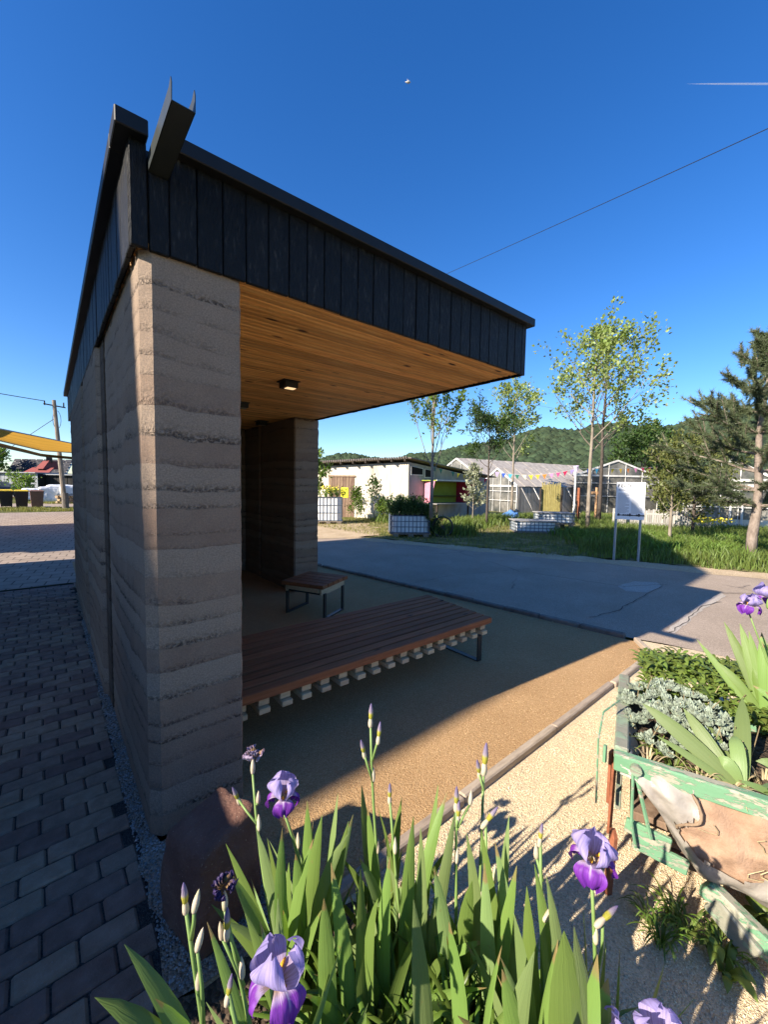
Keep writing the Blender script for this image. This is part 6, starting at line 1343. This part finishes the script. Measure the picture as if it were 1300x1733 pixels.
for a in (.35, 1.45):       # spoked wheels on the far side and under the bed
    for c in (WC+.13,):
        r_ = .20; b = MB(); b.tube([cp(a+r_*math.cos(x), c, r_+r_*math.sin(x)-.0) for x in np.linspace(0, 2*math.pi, 25)], .028, 6); wv = b.build('wheel_rim', M['rust'], t); b = MB()
        for x in np.linspace(0, math.pi, 6)[:-1]: b.tube([cp(a+s*r_*math.cos(x), c, r_+s*r_*math.sin(x)) for s in (-1, 1)], .014, 5)
        b.build('spokes', M['green_worn'], wv)
# sagging lining with the bare soil behind the tear
def bot(a): k = min(1, max(0, (a+.0)/.34)); k = k*k*(3-2*k); return (ZR-.07)-(.015+.36*k)*(1-.25*max(0, a-1.2))
def lin(u, v, inset=0., torn=False):
    a = -.0+u*(LC-.03); zt = ZR-.03; zb = bot(a); z = zt+(zb-zt)*v; out = -.015-.055*math.sin(math.pi*min(1, v*1.05))*min(1, a/.3)+.012*math.sin(a*23+v*5)*v+.008*math.sin(a*41-v*9)+.010*mn.noise(Vector((a*16+v*3, v*5, 2)))+.005*mn.noise(Vector((a*38-v*5, v*16, 5))); 
    if v > .8: out += (v-.8)*.35
    return cp(a, out+inset, z)
nu, nv = 90, 26; V = np.array([lin(i/nu, j/nv) for j in range(nv+1) for i in range(nu+1)]); F = []; hole = []
for j in range(nv):
    for i in range(nu):
        a = (i+.5)/nu*(LC-.03); v = (j+.5)/nv; edge = .22+.05*math.sin(v*7)+.16*max(0, v-.45); low = .66+.05*math.sin(a*11)-.03*math.sin(a*29); q = (j*(nu+1)+i, j*(nu+1)+i+1, (j+1)*(nu+1)+i+1, (j+1)*(nu+1)+i)
        if a > edge and v < low and not (a > .52 and a < .64 and v < .52): continue
        F.append(q)
link('plastic_lining', fastmesh('plastic_lining', V-np.array(base_of(t)), F, M['film'], True), t)
Vs = np.array([lin(i/nu, j/nv, .022)+.010*np.array(mn.noise_vector(Vector(lin(i/nu, j/nv)*14)))+.005*np.array(mn.noise_vector(Vector(lin(i/nu, j/nv)*45))) for j in range(nv+1) for i in range(nu+1)]); Fs = np.array([(j*(nu+1)+i, j*(nu+1)+i+1, (j+1)*(nu+1)+i+1, (j+1)*(nu+1)+i) for j in range(nv) for i in range(nu)])
link('exposed_soil', fastmesh('exposed_soil', Vs-np.array(base_of(t)), Fs, M['soil_dry'], True), t)
b = MB(); r8 = np.random.RandomState(8)
for i in range(16):
    a = r8.uniform(.3, .8); v = r8.uniform(.05, .5); pts = [lin(min(1, max(0, (a+.02*math.sin(k*1.3+i))/LC+.012*k*r8.normal(0, .4))), min(.62, v+.035*k), .006) for k in range(5)]; b.tube(pts, .0018, 4)
b.build('roots', M['straw'], t)
# torn edge curled outwards
b = MB(); ed = [lin((.22+.05*math.sin(v*7)+.16*max(0, v-.45))/(LC-.03), v, -.012-.012*math.sin(v*9)) for v in np.linspace(.06, .64, 14)]; b.tube(ed, [.003+.004*abs(math.sin(i*1.7)) for i in range(14)], 6); b.build('curled_edge', M['old_plank'], t, True)
# inner lining along the left end, soil surface
Vt = []; n1, n2 = 30, 22
for j in range(n2+1):
    for i in range(n1+1):
        a, c = .03+(LC-.06)*i/n1, .02+(WC-.04)*j/n2; P = cp(a, c, ZR-.10+.03*mn.noise(Vector((a*5, c*5, 1)))+.05*math.sin(math.pi*j/n2)); Vt.append(P)
Ft = np.array([(j*(n1+1)+i, j*(n1+1)+i+1, (j+1)*(n1+1)+i+1, (j+1)*(n1+1)+i) for j in range(n2) for i in range(n1)]); link('bed_soil', fastmesh('bed_soil', np.array(Vt)-np.array(base_of(t)), Ft, M['soil'], True), t)
V, F, UV = grid(20, 10, lambda u, v: cp(.025+.06*v+.012*math.sin(u*17), .02+.40*u, ZR-.01-.10*v+.010*math.sin(u*23+v*6))); link('lining_fold', fastmesh('lining_fold', V-np.array(base_of(t)), F, M['film'], True), t)
# box ends under the rail, left side boards
for z in (.30, .42): MB().cbox(cp(-.0, WC/2+.05, z), (.012, WC/2-.08, .045), .004, RC).build('end_board', M['green_worn'], t)

# ---- what grows in the cart
def rosettes(name, label, spots, rad, mt, cat, seed):
    """mound of small fleshy rosettes: one mesh per thing"""
    r_ = np.random.RandomState(seed); ctr = np.mean(spots, 0); t_ = thing(name, label, cat, ctr); VV = []; k = 0; FF = []
    for s in spots:
        for i in range(13):
            a = i*2.399; e = .25+.09*i; e = min(1.25, e); d = np.array((math.cos(a)*math.sin(1.35-e*.9+.3), math.sin(a)*math.sin(1.35-e*.9+.3), .25+math.cos(1.35-e*.9)*.8)); d /= np.linalg.norm(d); L = rad*r_.uniform(.8, 1.2)*(1-.03*i); sd_ = np.cross(d, UP); sd_ /= np.linalg.norm(sd_)+1e-6; nn = np.cross(sd_, d); p = np.asarray(s); w = L*.30
            VV += [p, p+d*L*.6+sd_*w, p+d*L+nn*L*.15, p+d*L*.6-sd_*w, p+d*L*.55-nn*w*.5]; FF += [(k, k+1, k+2, k+3), (k, k+4, k+1), (k+1, k+4, k+2), (k+2, k+4, k+3), (k+3, k+4, k)]; k += 5
    link('rosettes', fastmesh('rosettes', np.array(VV)-ctr, FF, M[mt]), t_); return t_
r9 = np.random.RandomState(15); sp_ = []
while len(sp_) < 190:
    a, c = r9.uniform(.0, .50), r9.uniform(.12, .84); q = ((a-.25)/.24)**2+((c-.50)/.36)**2
    if q < 1: sp_.append(cp(a-.03, c, ZR-.05+.11*math.sqrt(max(0, 1-q))+r9.normal(0, .006)))
rosettes('sedum_cushion', 'grey green cushion of small fleshy rosettes at the left end of the cart', sp_, .040, 'sedum', 'sedum', 16)
b = MB()
tt = thing('dry_stalks', 'dry straw coloured stalks sticking out of the cushion in the cart', 'stalks', cp(.2, .5, ZR))
for i in range(26):
    a, c = r9.uniform(.05, .5), r9.uniform(.2, .8); p = cp(a, c, ZR-.03); b.tube([p, p+np.array((r9.normal(0, .03), r9.normal(0, .03), r9.uniform(.06, .15)))], .0018, 4)
b.build('stalks', M['straw'], tt, kind='stuff')
def mat_plant(name, label, fnpos, n_, L, w, mt, seed, cat, per=7):
    r_ = np.random.RandomState(seed); VV, FF, UU = [], [], []; k = 0; ctr = np.array(fnpos(.5, .5)); t_ = thing(name, label, cat, ctr)
    for i in range(n_):
        p = np.array(fnpos(r_.rand(), r_.rand())); sh = UP+r_.normal(0, .25, 3)
        for j in range(per):
            a = j*2.4+r_.uniform(0, 1); h = np.array((math.cos(a), math.sin(a), 0)); l = L*r_.uniform(.6, 1.15); q = p+sh*.012*j; V, F, UV = blade(q, q+h*l*.85+UP*l*.45*r_.uniform(.3, 1.2), q+h*l*.4+UP*l*.45, w*r_.uniform(.75, 1.2), np.array((-h[0]*.5, -h[1]*.5, 1.)), 3, .25); VV.append(V); FF.append(F+k); UU.append(UV); k += len(V)
    link('leaves', fastmesh('leaves', np.concatenate(VV)-ctr, np.concatenate(FF), M[mt], True, np.concatenate(UU)), t_); return t_
mat_plant('ground_cover', 'low bright green leafy carpet spreading behind the cart', lambda u, v: cp(.10+1.5*u, .66+.66*v+.2*math.sin(u*3.1)*v, .50+.10*math.sin(math.pi*min(1, v*.9+.1))+.0*u), 800, .075, .020, 'cover', 71, 'ground cover')
mat_plant('ground_cover', 'leafy green fringe at the foot of the ground cover by the gravel edge', lambda u, v: cp(.12+1.4*u, .92+.55*v, .05+.40*(1-v)), 420, .08, .021, 'cover', 72, 'ground cover')
def cart_iris(label, foot, lv, mts='iris_leaf_grey', seed=0):
    t_ = thing('iris_plant', label, 'iris', foot, 'irises in the cart'); foot = np.asarray(foot, float)
    for (u, v, d, w, b) in lv:
        P = A_(u, v, d); h = P-foot; h[2] = 0; leaf_obj(t_, foot+r6.normal(0, .008, 3)*np.array((1, 1, 0)), P, UP*b-h*.10, w, TOCAM(P)+np.array((-.6, .1, .5))+r6.normal(0, .15, 3), M[mts] if r6.rand() < .75 else M['iris_leaf'])
    return t_
f1 = cp(.42, .12, ZR-.08)
cart_iris('broad leaved iris nearest the front rail of the cart', f1, ((1087, 1190, 1.85, .062, .02), (1157, 1198, 1.85, .055, 0), (1190, 1215, 1.9, .045, 0), (1257, 1180, 1.9, .058, .02), (1240, 1245, 1.75, .05, .10), (1212, 1290, 1.68, .048, .10), (1112, 1245, 1.75, .03, .0)))
f2 = cp(.60, .16, ZR-.08)
cart_iris('iris with long leaves reaching over the right edge in the cart', f2, ((1345, 1225, 1.75, .055, .12), (1350, 1262, 1.65, .055, .12), (1280, 1288, 1.62, .045, .10), (1330, 1190, 1.85, .05, .05), (1290, 1330, 1.5, .03, .03), (1250, 1320, 1.55, .026, .0)))
f3 = cp(.62, .74, ZR-.08)
cart_iris('tall iris leaves rising from the middle of the cart', f3, ((1226, 1052, 2.25, .050, 0), (1253, 1055, 2.2, .050, 0), (1268, 1067, 2.15, .04, 0), (1180, 1082, 2.3, .035, -.02), (1290, 1070, 2.1, .05, .05), (1215, 1120, 2.2, .04, .05), (1310, 1060, 2.1, .05, .03), (1275, 1130, 2.1, .05, .05)), 'iris_leaf')
f4 = cp(.78, .52, ZR-.08)
cart_iris('iris clump cut by the right edge behind the cart rail', f4, ((1310, 1120, 1.9, .05, .02), (1296, 1170, 1.85, .045, .03), (1335, 1080, 1.95, .05, .02), (1275, 1160, 1.95, .045, .08), (1345, 1150, 1.8, .05, .04)), 'iris_leaf')
tt = cart_iris('iris in bloom with a violet flower against the sunlit road', cp(.72, .66, ZR-.08), ((1290, 1085, 2.05, .03, 0),), 'iris_leaf'); ft = np.array(cp(.72, .66, ZR-.08))
for (u, v, s, y) in ((1270, 1025, .80, .8), (1302, 1012, .95, 2.0)):
    hd = A_(u, v, 1.95); stem(tt, curve(ft, hd-UP*.04, (0, 0, 0)), .005); flower(tt, hd, (.05*(1 if u > 1290 else -1), 0, 1), y, s, 'open')
for i, (a, c) in enumerate(((.38, .10), (.55, .08), (.72, .10), (.88, .16), (.10, .10), (.20, .14), (.28, .08), (.14, .22), (.50, .22), (.64, .28))): tuft('dry_grass', 'tuft of dry and green grass just behind the front rail of the cart', cp(a, c, ZR-.09), 26, .13, .006, 'straw' if i % 2 == 0 else 'cover', 90+i, 'grass', 'grass tufts in the cart')
for i, (u, v) in enumerate(((1140, 1560), (1165, 1585), (1120, 1600), (1250, 1600), (1225, 1625), (1100, 1560))): P = gp(u, v, .0); tuft('grass_tuft', 'thin grass tuft on the shaded ground under the cart', P, 30, .15, .006, 'grass' if i % 2 else 'blade', 100+i, 'grass', 'grass tufts under the cart')
for i, (u, v) in enumerate(((1230, 1655), (1210, 1610), (1290, 1560))): P = gp(u, v, .0); tuft('leafy_weed', 'broad leafy weed beside the slanting shaft of the cart', P, 9, .13, .032, 'cover', 120+i, 'weed', 'weeds beside the cart shaft')

# ---- labels that tell alike clumps apart
ORD = ['leftmost', 'second', 'third', 'fourth', 'fifth', 'sixth', 'seventh', 'eighth', 'ninth', 'tenth', 'eleventh', 'twelfth', 'thirteenth', 'fourteenth', 'fifteenth', 'sixteenth']
for grp, txt in (('leafy iris fans', 'leafy iris fan without bloom, {} from the left in the iris bed'), ('daylily clumps in the iris bed', 'arching daylily clump, {} from the left in the dark bed centre'), ('grass tufts under the cart', 'thin grass tuft, {} from the left in the shade under the cart'), ('weeds beside the cart shaft', 'broad leafy weed, {} from the left beside the slanting cart shaft'), ('grass tufts in the cart', 'mixed dry grass tuft, {} from the left behind the front cart rail')):
    L_ = sorted([o for o in COL.objects if o.get('group') == grp and o.parent is None], key=lambda o: px(o.location)[0])
    for i, o in enumerate(L_): o['label'] = txt.format(ORD[i]).replace('leftmost from the left', 'leftmost of all')
